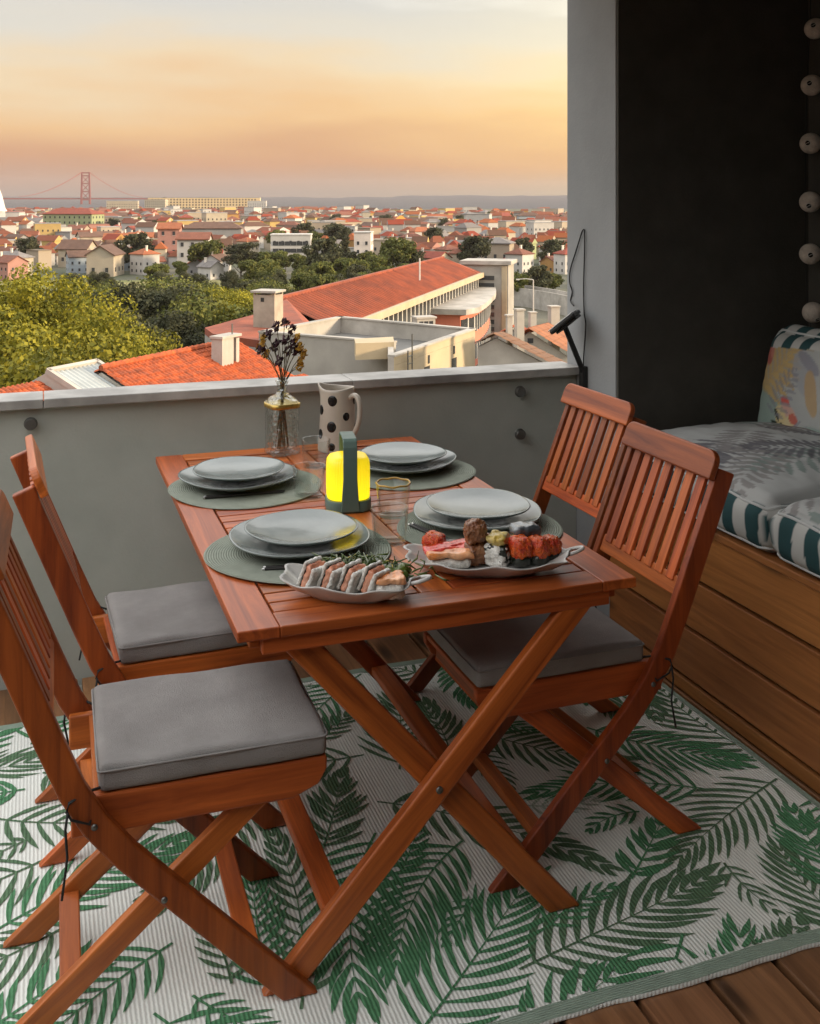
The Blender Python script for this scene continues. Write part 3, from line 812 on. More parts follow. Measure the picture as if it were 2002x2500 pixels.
for k, ((px, py), (mx, my), nm, desc, mr_) in enumerate(places):
    pm = MB().lathe([(.001, 0), (mr_, 0), (mr_ + .002, .0015), (mr_, .0035), (.001, .0035)], 72, warp=(lambda sd: (lambda q, a, r: (q.x * (1 + .008 * math.sin(3 * a + sd)), q.y * (1 + .008 * math.sin(3 * a + sd)), q.z + .0035 * max(0, math.sin(a * 2 + sd)) * (r / .21) ** 6)))(k * 1.3))
    o = pm.build('placemat', M['mat'], None, angle=30, loc=(mx, my, TT)); tag(o, 'round grey-green woven placemat ' + desc, 'placemat', 'placemats on the table')
    z = TT + .0045
    o = bigp(k * 2.1).build('dinner_plate', M['glaze'], None, smooth=True, loc=(px, py, z), rot=(0, 0, .4 * k)); tag(o, 'large grey glazed plate, under a smaller one, ' + desc, 'plate', 'large plates')
    o = smlp(k * 3.7 + 1).build('side_plate', M['glaze'], None, smooth=True, loc=(px + .004, py + .004, z + .0205), rot=(0, 0, .9 * k + .3)); tag(o, 'smaller grey glazed plate, on a larger one, ' + desc, 'plate', 'small plates')
# chopsticks
M['chop'] = mat('dark_chopstick', (.018, .016, .014), .4, .1, 30)
M['silver'] = mat('silver_ferrule', (.6, .6, .58), .25, .05, 30, metal=1)
def chopstick(p0, p1, label):
    a, b = Vector((p0[0], p0[1], 0)), Vector((p1[0], p1[1], 0)); ln = (b - a).length
    t = thing('chopstick', label, 'chopstick', (a.x, a.y, TT + .0090), math.atan2(b.y - a.y, b.x - a.x), 'chopsticks on the placemats')
    mw = Matrix.Rotation(R(90), 4, 'Y')
    MB().tube([(.006, 0, 0), (ln * .5, 0, -.0004), (ln, 0, -.001)], [.0036, .003, .0022], 10).build('stick', M['chop'], t, angle=40)
    MB().tube([(0, 0, 0), (.0055, 0, 0)], [.0034, .0036], 10).build('end_cap', M['silver'], t, angle=40)
chopstick((.427, 2.885), (.650, 2.876), 'dark chopstick on the far left placemat, the one nearer the viewer')
chopstick((.432, 2.896), (.655, 2.884), 'dark chopstick on the far left placemat, the one nearer the plates')
chopstick((.467, 2.283), (.672, 2.242), 'dark chopstick on the near left placemat, the one nearer the viewer')
chopstick((.472, 2.294), (.678, 2.250), 'dark chopstick on the near left placemat, the one nearer the plates')
chopstick((.878, 2.475), (.935, 2.290), 'dark chopstick on the near right placemat, the one nearer the glasses')
chopstick((.889, 2.478), (.945, 2.293), 'dark chopstick on the near right placemat, the one nearer the plates')

# tumblers
M['glass'] = glass('clear_glass')
M['drink'] = mat('dark_drink', (.05, .02, .008), .1, .05, 20)
def tumbler(x, y, label, amber=False, h=.084):
    t = thing('tumbler', label, 'glass', (x, y, TT), 0, 'drinking glasses')
    r0, r1 = .038, .045
    MB().lathe([(.001, 0), (r0, 0), (r0 + .001, .002), (r1, h - .001), (r1 - .0008, h), (r1 - .0022, h - .001), (r0 - .0018, .010), (.001, .009)], 40).build('glass_body', M['glass'], t, smooth=True)
    if amber:
        MB().tube([(r1 * math.cos(k * .1309) * .985, r1 * math.sin(k * .1309) * .985, h + .0008 + .0012 * math.sin(k * .9)) for k in range(48)], .0026, 8, True).build('rim', M['amberglass'], t, smooth=True)
M['amberglass'] = mat('amber_rim', (.50, .30, .06), .2, .3, 40)
tumbler(.813, 3.150, 'clear tumbler between the vase and the spotted jug')
tumbler(.712, 2.838, 'clear tumbler half hidden behind the yellow lantern')
tumbler(.876, 2.590, 'clear tumbler with amber rim just right of the yellow lantern', True)
tumbler(.800, 2.392, 'empty clear tumbler in front of the amber-rimmed one')

M['cutglass'] = cut_glass('cut_glass')
# glass decanter vase
VX, VY = .752, 3.352
vz = thing('glass_vase', 'square cut-glass decanter with gold collar holding dried flowers', 'vase', (VX, VY, TT), R(12))
def sqprof(prof, nexp=5, n=48):
    def wq(q, a, r):
        e = nexp if r > .03 else 2.0
        c, s = abs(math.cos(a)), abs(math.sin(a)); k = (c ** e + s ** e) ** (-1 / e)
        fl_ = 1 + (.022 * math.cos(12 * a) * math.sin(q.z * 90) if r > .035 else 0)
        return (q.x * k * fl_, q.y * k * fl_, q.z)
    return MB().lathe(prof, n, warp=wq)
o = sqprof([(.001, .0), (.046, .0), (.049, .003), (.049, .014), (.0465, .022), (.047, .05), (.0465, .09), (.0475, .13), (.049, .158), (.047, .168), (.036, .180), (.022, .192), (.0165, .202), (.0165, .222), (.021, .232), (.0225, .236), (.0205, .2375), (.0150, .231), (.0135, .222),
       (.0135, .203), (.0185, .190), (.032, .178), (.042, .166), (.0425, .15), (.041, .06), (.0405, .022), (.030, .014), (.001, .013)]).build('glass_body', M['cutglass'], vz, smooth=True)
M['gold'] = mat('gold_collar', (.55, .38, .10), .3, .25, 90, metal=.7)
sqprof([(.0482, .150), (.0502, .1505), (.0502, .1645), (.0482, .165)], 5).build('collar', M['gold'], vz, smooth=True)
M['stem'] = mat('dry_stem', (.10, .075, .03), .8, .2, 40)
M['purple'] = mat('dried_purple_petal', (.045, .014, .020), .8, .4, 60)
M['yellowfl'] = mat('dried_yellow_petal', (.50, .28, .035), .8, .3, 60)
df = thing('dried_flowers', 'bunch of dried purple and yellow flowers in the glass decanter', 'flowers', (VX, VY, TT + .012))
rs = random.Random(12)
def petals(B, c, r, n, sz):
    for k in range(n):
        d = Vector((rs.gauss(0, 1), rs.gauss(0, 1), rs.gauss(.2, 1))).normalized()
        q = c + d * r * rs.uniform(.5, 1); a = d.orthogonal().normalized() * sz * rs.uniform(.6, 1.2); b = d.cross(a).normalized() * sz * rs.uniform(.5, .9)
        B.add([q - a * .4 - b * .3, q + a * .6 + d * sz * .35 - b * .5, q + a + d * sz * .6, q + a * .5 + b * .6 + d * sz * .3, q - a * .3 + b * .5 - d * sz * .1], [(0, 1, 2, 3, 4)])
heads = []
cr_, cf_ = Vector((CT, -ST, 0)), Vector((ST, CT, 0))
spec_ = [(-.070, .335, 'p'), (-.045, .385, 'p'), (-.02, .41, 'p'), (.005, .42, 'p'), (.030, .40, 'p'), (.012, .37, 'p'), (-.012, .36, 'p'), (.035, .355, 'p'), (-.03, .335, 'p'), (.015, .325, 'p'), (.045, .33, 'p'), (-.005, .305, 'p'),
         (-.062, .372, 'y'), (-.068, .345, 'y'), (-.055, .318, 'y'), (.058, .345, 'y'), (.068, .322, 'y'), (.060, .295, 'y'), (.052, .275, 'y'), (.050, .375, 'y')]
for (rx_, hz, kd) in spec_:
    top = cr_ * rx_ + cf_ * rs.uniform(-.035, .035) + Vector((0, 0, hz - .012))
    a = rs.uniform(0, 6.28)
    foot = Vector((.022 * math.cos(a), .022 * math.sin(a), .006)); neck = Vector((.006 * math.cos(a + 2.6), .006 * math.sin(a + 2.6), .205))
    pts = [foot, foot.lerp(neck, .5) + Vector((rs.uniform(-.004, .004), rs.uniform(-.004, .004), 0)), neck, neck.lerp(top, .5) + Vector((0, 0, .012)), top]
    st_ = MB().tube(pts, .0013, 5).build('stem', M['stem'], df, smooth=True)
    B = MB(); petals(B, top, .013 if kd == 'p' else .0125, 26 if kd == 'p' else 34, .011 if kd == 'p' else .010)
    B.build('flower_head', M['purple'] if kd == 'p' else M['yellowfl'], df, recalc=False)

# spotted jug
M['cream'] = mat('cream_stoneware', (.50, .44, .37), .35, .06, 12, .02, coat=.3)
M['spot'] = mat('black_spot_glaze', (.008, .008, .008), .25, .1, 20)
JX, JY = .934, 3.335
jg = thing('spotted_jug', 'cream ceramic jug with big black spots at the far end of the table', 'jug', (JX, JY, TT))
jr = lambda z: .0655 - .010 * (z / .205) ** 1.2 - .003 * math.sin(math.pi * z / .205)
to_cam = math.atan2(-JY, -JX)
spout_a = to_cam - R(115)
def jwarp(q, a, r):
    da = math.atan2(math.sin(a - spout_a), math.cos(a - spout_a))
    k = max(0, (q.z - .165) / .04) * math.exp(-(da / .38) ** 2) if r > .02 else 0
    rim = max(0, (q.z - .185) / .02)
    return (q.x + math.cos(spout_a) * .016 * k, q.y + math.sin(spout_a) * .016 * k, q.z + .008 * k + .003 * rim * math.cos(2 * (a - spout_a)))
prof = [(.001, .003), (.058, .003), (.061, 0), (.064, .001)] + [(jr(z), z) for z in np.linspace(.006, .205, 22)] + [(jr(.205) - .002, .2065)] + [(jr(z) - .0045, z) for z in np.linspace(.204, .012, 14)] + [(.001, .010)]
MB().lathe(prof, 56, warp=jwarp).build('body', M['cream'], jg, smooth=True)
ha_ = to_cam + R(48)
hd = Vector((math.cos(ha_), math.sin(ha_), 0))
hp = [hd * (jr(.175) - .003) + Vector((0, 0, .178)), hd * (jr(.175) + .020) + Vector((0, 0, .187)), hd * (jr(.15) + .036) + Vector((0, 0, .172)), hd * (jr(.12) + .040) + Vector((0, 0, .14)), hd * (jr(.08) + .030) + Vector((0, 0, .095)), hd * (jr(.06) + .010) + Vector((0, 0, .062)), hd * (jr(.05) - .003) + Vector((0, 0, .052))]
def spline(P_, n):
    P_ = [Vector(q) for q in P_]; out = []
    for i in range(len(P_) - 1):
        p0 = P_[max(0, i - 1)]; p1 = P_[i]; p2 = P_[i + 1]; p3 = P_[min(len(P_) - 1, i + 2)]
        for k in range(n):
            t = k / n
            out.append(.5 * ((2 * p1) + (-p0 + p2) * t + (2 * p0 - 5 * p1 + 4 * p2 - p3) * t * t + (-p0 + 3 * p1 - 3 * p2 + p3) * t ** 3))
    return out + [P_[-1]]
MB().tube(spline(hp, 6), .0085, 12).build('handle', M['cream'], jg, smooth=True)
for (da, z, r) in [(-18, .170, .0165), (-68, .136, .015), (-20, .086, .0165), (-66, .058, .015), (30, .118, .0125), (78, .165, .0135), (80, .075, .013), (-125, .17, .013), (-125, .09, .013), (130, .14, .013), (130, .05, .013), (180, .1, .013), (-18, .022, .012)]:
    a0 = to_cam + R(da); B = MB(); vv = [(0, 0)]; n_ = 20
    rows = [0, .5, .93, 1.0]
    vs_ = []; fs_ = []
    for ri, rr_ in enumerate(rows):
        for k in range(n_):
            aa = 2 * math.pi * k / n_; dx, dz = r * rr_ * math.cos(aa), r * rr_ * math.sin(aa) * 1.1
            R_ = jr(z + dz) + (.0011 if ri < 3 else -.0005); an = a0 + dx / R_
            vs_.append((R_ * math.cos(an), R_ * math.sin(an), z + dz))
    for ri in range(3):
        for k in range(n_): fs_.append((ri * n_ + k, ri * n_ + (k + 1) % n_, (ri + 1) * n_ + (k + 1) % n_, (ri + 1) * n_ + k))
    B.add(vs_, fs_).build('spot', M['spot'], jg, smooth=True)

# lit lantern
M['lamp'] = bpy.data.materials.new('lit_yellow_diffuser'); M['lamp'].use_nodes = True
n = M['lamp'].node_tree.nodes; l = M['lamp'].node_tree.links; p = n['Principled BSDF']
p.inputs['Base Color'].default_value = (.70, .50, .01, 1); p.inputs['Roughness'].default_value = .4
p.inputs['Emission Color'].default_value = (1.0, .74, .012, 1); p.inputs['Emission Strength'].default_value = .25
tz_ = n.new('ShaderNodeTexCoord'); sz_ = n.new('ShaderNodeSeparateXYZ'); l.new(tz_.outputs['Object'], sz_.inputs[0])
mz_ = n.new('ShaderNodeMapRange'); mz_.inputs[1].default_value = .03; mz_.inputs[2].default_value = .142; mz_.inputs[3].default_value = .42; mz_.inputs[4].default_value = .20
l.new(sz_.outputs[2], mz_.inputs[0]); l.new(mz_.outputs[0], p.inputs['Emission Strength'])      # emission graded by height, stronger low down to spill onto the table
M['sage'] = mat('sage_plastic', (.095, .155, .13), .5, .05, 20)
LX, LY = .785, 2.700
lt = thing('table_lantern', 'small lit yellow lantern with sage green strap handle and base', 'lantern', (LX, LY, TT), math.atan2(-LY, -LX) + R(6))
# local +x looks at the viewer
def ribw(nr, amp, e=3.2):
    def f(q, a, r):
        c, s = abs(math.cos(a)), abs(math.sin(a)); k = (c ** e + s ** e) ** (-1 / e)
        k *= 1 - amp * abs(math.sin(nr * a / 2)) ** 3 if r > .04 else 1
        return (q.x * k, q.y * k, q.z)
    return f
MB().lathe([(.001, .0), (.058, .0), (.0605, .003), (.0605, .026), (.0585, .0295), (.001, .0297)], 64, warp=ribw(1, 0)).build('base', M['sage'], lt, angle=40)
MB().lathe([(.052, .0302), (.0565, .033), (.0575, .06), (.0575, .112), (.0560, .128), (.050, .1375), (.038, .1420), (.001, .1425)], 192, warp=ribw(56, .030)).build('diffuser', M['lamp'], lt, smooth=True)
st_ = [( .0635, .004), (.0640, .09), (.0625, .145), (.060, .172), (.054, .187), (.044, .193), (.0, .1945), (-.044, .193), (-.054, .187), (-.060, .172), (-.0625, .145), (-.0640, .09), (-.0635, .004)]
B = MB(); vv = []; ff = []
for i, (x, z) in enumerate(st_):
    a = Vector(st_[max(0, i - 1)]); b = Vector(st_[min(len(st_) - 1, i + 1)]); d = (b - a).normalized(); nn = Vector((-d.y, d.x))
    hw_ = .0185 if 2 < i < 10 else (.0185 + (.006 if i in (0, 12) else 0))
    for s_ in (-1, 1):
        for off in (0, -.0065):
            vv.append((x - nn.x * off, s_ * hw_, z - nn.y * off))
for i in range(len(st_) - 1):
    a, b = 4 * i, 4 * i + 4
    ff += [(a, a + 2, b + 2, b), (a + 1, b + 1, b + 3, a + 3), (a, b, b + 1, a + 1), (a + 2, a + 3, b + 3, b + 2)]
ff += [(0, 1, 3, 2), (len(vv) - 4, len(vv) - 2, len(vv) - 1, len(vv) - 3)]
B.add(vv, ff).build('strap_handle', M['sage'], lt, bevel=.002)

# ================================================================== SUSHI
M['dish'] = mat('pale_ceramic_dish', (.50, .485, .46), .3, .06, 20, .04, 60, coat=.3)
def lump(dims, r, amp, freq, seed, res=.004, puff=0.0):
    p, F, P = box_grid(dims[0], dims[1], dims[2], r, res, puff)
    nz_ = np.array([[mnoise.noise(Vector((q[0], q[1], q[2])) * freq + Vector((seed + 11 * k, 3 * k, seed)) ) for k in range(3)] for q in p])
    n2 = np.array([mnoise.noise(Vector((q[0], q[1], q[2])) * freq * 2.7 + Vector((seed, 0, 5))) for q in p])
    return p + nz_ * amp + p / np.maximum(np.linalg.norm(p, axis=1, keepdims=True), 1e-6) * n2[:, None] * amp * .6, F, P
def dish(name, label, cx_, cy_, ang, La, Wb, h, waves, seed):
    t = thing(name, label, 'dish', (cx_, cy_, TT), ang)
    def wq(q, a, r):
        f = r / 1.0; k = 1 + .045 * f * math.sin(waves * a + seed) + .02 * f * math.sin(2 * waves * a)
        e = 2.5; c, s = abs(math.cos(a)), abs(math.sin(a)); kk = (c ** e + s ** e) ** (-1 / e)
        x = q.x * La / 2 * k * kk * (1 - .10 * math.sin(a) ** 2 * 0); y = q.y * Wb / 2 * k * kk
        tip = f ** 3 * .010 * abs(math.cos(a)) ** 6
        return (x, y, q.z + f ** 4 * .004 * math.sin(waves * a + seed + 1.2) + tip)
    prof = [(.001, .004), (.44, .004), (.48, .0), (.54, .0), (.60, .006), (.80, h * .45), (.96, h * .90), (1.0, h), (.985, h + .0022), (.955, h - .001), (.78, h * .45 + .0035), (.60, .0100), (.001, .0085)]
    MB().lathe(prof, 84, warp=wq).build('bowl', M['dish'], t, smooth=True)
    # leaf-stem handle
    s0 = Vector((La / 2 * .97, 0, h + .006))
    hp_ = [s0 + Vector((-.012, -.012, -.004)), s0 + Vector((.012, -.013, .003)), s0 + Vector((.030, -.004, .008)), s0 + Vector((.032, .006, .009)), s0 + Vector((.014, .013, .004)), s0 + Vector((-.012, .012, -.004))]
    MB().tube(spline(hp_, 5), .0042, 8).build('stem_handle', M['dish'], t, smooth=True)
    return t
A1, A2 = math.atan2(-.152, .244), math.atan2(-.118, .322)
D1c, D2c = Vector((.610, 2.092, 0)), Vector((.945, 2.135, 0))
dish('leaf_dish', 'small wavy-edged leaf dish with sushi rolls and seaweed, nearest the table edge', D1c.x, D1c.y, A1, .285, .150, .036, 7, .4)
dish('long_dish', 'long wavy-edged pale dish of assorted sushi on the right', D2c.x, D2c.y, A2, .365, .185, .034, 9, 1.1)
def fmat(name, c1, c2, rough=.4, sc_=90, bump=.5):
    return mat(name, c1, rough * .75, .25, sc_, bump, sc_ * 1.5, col2=c2, coat=.3)
M['rice'] = fmat('rice', (.80, .78, .73), (.66, .62, .56), .5, 200)
M['rawpink'] = fmat('pink_fish', (.62, .20, .10), (.74, .36, .24), .35, 60)
M['salmon'] = fmat('salmon', (.75, .25, .07), (.82, .42, .22), .3, 70)
M['tuna'] = fmat('tuna', (.62, .03, .02), (.74, .10, .06), .3, 70)
M['roe'] = fmat('orange_roe', (.85, .13, .012), (.72, .045, .010), .2, 260, 1.0)
M['nori'] = fmat('nori', (.010, .014, .008), (.018, .020, .014), .3, 60)
M['seared'] = fmat('seared_brown', (.20, .065, .022), (.30, .13, .055), .35, 120, .8)
M['wakame'] = fmat('seaweed_salad', (.035, .065, .010), (.10, .14, .02), .25, 60)
M['mayo'] = fmat('yellow_sauce', (.60, .42, .08), (.66, .52, .20), .3, 120)
M['silverfish'] = fmat('silver_fish_skin', (.25, .27, .29), (.05, .055, .06), .25, 60)
def loc_on(c, ang, x, y, z=0): return Vector((c.x + x * math.cos(ang) - y * math.sin(ang), c.y + x * math.sin(ang) + y * math.cos(ang), TT + z))
def sushi(name, label, c, ang, x, y, rz, parts, tilt=0.0, z=.0095, sc_=1.42):
    t = thing(name, label, 'sushi', loc_on(c, ang, x, y, z), ang + rz, 'pieces of sushi on the dishes')
    t.rotation_euler = (tilt, 0, ang + rz); t.scale = (sc_, sc_, sc_ * 1.03)
    for (pn, dims, off, mname, r, amp, fr, sd_) in parts:
        p, F, P = lump(dims, r, amp, fr, sd_, max(.0025, max(dims) / 16))
        link(pn, np_mesh(pn, p, F, M[mname]), t, loc=off)
    return t
# sandwich-like slices leaning in a row in the small dish
ords = ['leftmost', 'second', 'third', 'rightmost']
for k in range(4):
    x = -.078 + k * .043
    sushi('sushi_slice', ords[k] + ' of the leaning white and pink sushi slices in the small dish', D1c, A1, x, -.016, R(-24), [
        ('rice', (.0075, .046, .050), (-.0150, 0, .027), 'rice', .003, .0016, 130, k), ('filling', (.012, .043, .047), (-.0045, 0, .026), 'rawpink', .004, .0026, 120, k + 5),
        ('rice', (.0085, .045, .048), (.0065, 0, .026), 'rice', .003, .0018, 130, k + 9), ('wrapper', (.0025, .042, .046), (-.0102, .0, .0255), 'nori', .001, .0008, 80, k + 13)], 0, .0165, 1.12).rotation_euler.y = R(24)
o = sushi('sushi_roll', 'small salmon-topped sushi roll at the right end of the small dish', D1c, A1, .092, -.020, R(20), [
    ('rice', (.040, .036, .022), (0, 0, .014), 'rice', .008, .0022, 110, 3), ('topping', (.042, .034, .010), (.001, 0, .0285), 'salmon', .004, .003, 90, 7)])
# seaweed salad: uncounted strands
sw = thing('seaweed_salad', 'heap of dark green seaweed salad behind the slices in the small dish', 'food', loc_on(D1c, A1, .030, .042, .018), A1)
B = MB(); rs = random.Random(3)
p, F, P = lump((.180, .056, .040), .016, .006, 70, 6, .006)
link('heap', np_mesh('heap', p, F, M['wakame']), sw, loc=(0, 0, .017))
for k in range(420):
    c = Vector((rs.gauss(0, .050), rs.gauss(0, .014), abs(rs.gauss(.026, .010)))); d = Vector((rs.gauss(0, 1), rs.gauss(0, 1), rs.gauss(0, .45))).normalized() * rs.uniform(.008, .018)
    s_ = Vector((rs.gauss(0, 1), rs.gauss(0, 1), rs.gauss(0, 1))) * .005
    B.tube([c - d, c + s_, c + d], [.0010, .0023, .0010], 5)
o = B.build('strands', M['wakame'], sw, smooth=True, recalc=False); o['kind'] = 'stuff'
B = MB()
for k in range(9):
    c = Vector((rs.gauss(-.01, .035), rs.gauss(0, .012), .034 + rs.uniform(0, .008))); d = Vector((rs.gauss(0, 1), rs.gauss(0, 1), .1)).normalized() * .010
    B.tube([c - d, c + Vector((0, 0, .004)), c + d], .0011, 5)
o = B.build('sprouts', M['mayo'], sw, smooth=True, recalc=False); o['kind'] = 'stuff'
def gunkan(label, x, y, sd_, c=D2c, ang=A2, top='roe', h=.036):
    return sushi('gunkan_roll', label, c, ang, x, y, R(sd_ * 37), [
        ('nori_wrap', (.036, .032, h * .55), (0, 0, h * .30), 'nori', .012, .0015, 70, sd_), ('roe_heap', (.040, .036, h * .75), (0, 0, h * .68), top, .013, .0028, 150, sd_ + 4)])
gunkan('orange roe sushi standing between the two dishes', -.120, .055, 2)
gunkan('orange roe sushi, the left of the front pair in the long dish', .070, -.008, 3, h=.044)
gunkan('orange roe sushi, the right of the front pair in the long dish', .108, .000, 4, h=.042)
sushi('sushi_roll', 'dark silver-skinned roll standing behind the orange roe sushi', D2c, A2, .085, .040, R(15), [
    ('wrap', (.042, .034, .046), (0, 0, .024), 'nori', .012, .002, 60, 8), ('fish', (.044, .036, .018), (0, 0, .046), 'silverfish', .008, .003, 70, 2)])
sushi('sushi_roll', 'yellow and white sauced roll in the middle of the long dish', D2c, A2, .022, .004, R(70), [
    ('rice', (.042, .036, .034), (0, 0, .018), 'rice', .010, .004, 90, 5), ('wrap', (.030, .039, .030), (-.004, 0, .021), 'nori', .009, .003, 70, 6), ('topping', (.040, .030, .014), (0, 0, .041), 'mayo', .006, .004, 110, 1), ('salmon_bits', (.020, .022, .012), (.006, -.006, .036), 'salmon', .004, .003, 110, 4)])
sushi('sushi_roll', 'tall brown glazed roll standing on the long dish', D2c, A2, -.030, .006, R(10), [
    ('lower_roll', (.038, .036, .032), (0, 0, .018), 'seared', .013, .0035, 100, 2), ('upper_roll', (.037, .034, .034), (.001, .001, .050), 'seared', .014, .004, 100, 9)])
sushi('sushi_roll', 'white rice roll with orange filling in front of the dark silver roll', D2c, A2, .048, .038, R(40), [
    ('rice', (.036, .034, .030), (0, 0, .017), 'rice', .010, .003, 100, 15), ('filling', (.016, .016, .012), (0, 0, .034), 'salmon', .005, .003, 110, 14)])
gunkan('orange roe sushi at the far right end of the long dish', .136, .022, 6, h=.038)
sushi('sushi_roll', 'brown seared roll lying behind the tall brown one', D2c, A2, -.012, .048, R(-20), [('roll', (.050, .036, .034), (0, 0, .020), 'seared', .013, .0035, 100, 21)])
for k, (x, y, mm, lab) in enumerate([(-.085, -.022, 'salmon', 'pale orange salmon slice at the front left of the long dish'), (-.092, .006, 'tuna', 'folded red tuna slice behind the salmon in the long dish'), (-.062, .034, 'tuna', 'bright red tuna slice at the back of the long dish')]):
    sushi('nigiri', lab, D2c, A2, x, y, R(8 + 10 * k), [('rice', (.062, .024, .016), (0, 0, .010), 'rice', .007, .0015, 120, k), ('fish', (.074, .029, .010), (0, 0, .0225 + .001 * k), mm, .0045, .0035, 50, k + 3)])

# ================================================================== SOLAR LAMP on the pillar
sp = thing('solar_lamp', 'small black solar lamp on a bent arm fixed where parapet meets pillar', 'lamp', (XW - .012, 3.517, .86))
MB().box(-.011, .011, -.016, .016, -.065, .065).build('bracket', M['blackplastic'], sp, bevel=.004)
MB().tube([(-.004, 0, .045), (-.012, -.006, .062), (-.085, -.010, .222)], .0105, 12).build('arm', M['blackplastic'], sp, angle=40)
hd_ = Matrix.Translation((-.082, -.010, .240)) @ Matrix.Rotation(R(-38), 4, 'Z') @ Matrix.Rotation(R(-40), 4, 'Y')
MB().box(-.060, .055, -.07, .07, -.012, .004, hd_).build('lamp_head', M['blackplastic'], sp, bevel=.005)
MB().box(-.045, .050, -.055, .055, -.022, -.0125, hd_).build('light_panel', M['blackplastic'], sp, bevel=.003)
M['solar'] = mat('solar_cell', (.55, .56, .55), .12, .05, 20, coat=.6)
MB().box(-.062, .052, -.068, .068, .0045, .009, hd_).build('solar_cell', M['solar'], sp, bevel=.002)
def onp(u, v, off=.006):
    """point on the pillar face under a photo pixel"""
    q = at(u, v, 1.0); k = (XW - off) / q.x
    return Vector((XW - off, q.y * k, EYE + (q.z - EYE) * k)) - Vector((XW - .012, 3.517, .86))
cb = [Vector((-.045, -.01, .295)), onp(1393, 735), onp(1397, 712), onp(1391, 690), onp(1392, 660), onp(1404, 620), onp(1418, 575), onp(1423, 562), onp(1427, 566), onp(1427, 620), onp(1425, 690), onp(1426, 760), onp(1430, 790), onp(1428, 830), onp(1425, 870), onp(1424, 900)]
MB().tube(spline(cb, 5), .0026, 6).build('cable', M['tie'], sp, smooth=True)

# ================================================================== BALL GARLAND
M['ball'] = mat('cotton_ball', (.55, .48, .41), .9, .2, 40, .4, 150)
M['thread'] = mat('pale_thread', (.55, .53, .48), .8, .05, 60)
M['hollow'] = mat('ball_hollow_shade', (.01, .009, .008), .9, .05, 60)  # near-black lining: the shade inside the hole is put into the colour
ga = thing('ball_garland', 'hanging string of beige cotton balls against the black wall', 'garland', (2.735, 3.200, 0))
gz = []
for k, (u, v, hx, hz) in enumerate([(1990, 70, -.45, .18), (1982, 208, -.50, .10), (1979, 350, -.55, .0), (1978, 493, -.40, -.35), (1978, 620, -.25, -.05), (1985, 763, .15, -.62)]):
    q = at(u, v, 1.0); kk = 3.2 / q.y; c = Vector((q.x * kk, 3.2, EYE + (q.z - EYE) * kk)) - Vector((2.735, 3.2, 0))
    gz.append(c)
    # hole axis: sideways along the camera right vector, up, and towards the viewer
    ax = (cr_ * hx + Vector((0, 0, hz)) - cf_ * .75).normalized()
    mw = Matrix.Translation(c) @ ax.to_track_quat('Z', 'Y').to_matrix().to_4x4()
    r = .0395; prof = [(.001, -r)] + [(r * math.sin(R(a)), -r * math.cos(R(a))) for a in range(10, 166, 5)]
    a1 = R(165.5); prof += [(r * math.sin(a1), -r * math.cos(a1)), (r * .94 * math.sin(a1), -r * .97 * math.cos(a1))]
    ball = MB().lathe(prof[:-1], 32, caps=False).build('ball', M['ball'], ga, smooth=True, mw=mw)
    ball.data.polygons.foreach_set('use_smooth', [True] * len(ball.data.polygons))
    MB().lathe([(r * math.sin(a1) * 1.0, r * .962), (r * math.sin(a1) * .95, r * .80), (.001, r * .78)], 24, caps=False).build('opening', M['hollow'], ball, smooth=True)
    MB().tube([(r * math.sin(a1) * math.cos(j * .2618), r * math.sin(a1) * math.sin(j * .2618), r * .970) for j in range(24)], .0010, 5, True).build('thread_ring', M['thread'], ball, smooth=True)
    MB().tube([(-.009, -.004, r * .972), (.009, .005, r * .972)], .0008, 5).build('thread', M['thread'], ball, smooth=True)
MB().tube([gz[0] + Vector((.02, .03, .9))] + [g + Vector((.012, .042, 0)) for g in gz] + [gz[-1] + Vector((.02, .03, -.08))], .0018, 6).build('cord', M['tie'], ga, smooth=True)
# ================================================================== THE TOWN BEYOND
def terrain(X, D):
    z = -20.0
    if D > 320: z += 3.2 * min(1, (D - 320) / 1100)
    z += 1.2 * mnoise.noise(Vector((X * .006, D * .006, 0))) * min(1, max(0, (D - 150) / 200))
    if D > 2400: z -= min(14, (D - 2400) * .012)
    return z
M['ground'] = mat('dry_grass_and_earth', (.045, .055, .024), .95, .3, .05, col2=(.10, .09, .06))
gb = MB(); ds = [6, 20, 40, 70, 110, 160, 220, 280, 340, 420, 520, 640, 800, 1000, 1250, 1550, 1900, 2300, 2800, 3500, 4500, 6000, 9000, 14000]; na = 48
for d_ in ds:
    for k in range(na + 1):
        a = R(-75 + 150 * k / na); X_, D_ = d_ * math.sin(a), d_ * math.cos(a)
        q = cw(X_, D_, terrain(X_, D_)); gb.v.append(tuple(q))
gb.f = [(i * (na + 1) + k, i * (na + 1) + k + 1, (i + 1) * (na + 1) + k + 1, (i + 1) * (na + 1) + k) for i in range(len(ds) - 1) for k in range(na)]
gb.mi = [0] * len(gb.f)
g = gb.build('ground', M['ground'], None, smooth=True); tag(g, kind='structure')
for p in g.data.polygons:
    if p.normal.z < 0: p.flip()
# sports field and a pale path at its far edge
M['field'] = mat('mown_field', (.13, .135, .032), .95, .2, .2, col2=(.20, .17, .06))
fb = MB()
fp = [(-150, 252), (-28, 252), (-28, 272), (-150, 272)]
fb.add([tuple(cw(X_, D_, terrain(X_, D_) + .35)) for X_, D_ in [(-150 + 122 * i / 12, 236 + 40 * j / 4) for j in range(5) for i in range(13)]], [(j * 13 + i, j * 13 + i + 1, (j + 1) * 13 + i + 1, (j + 1) * 13 + i) for j in range(4) for i in range(12)])
o = fb.build('field', M['field'], None); tag(o, kind='structure')
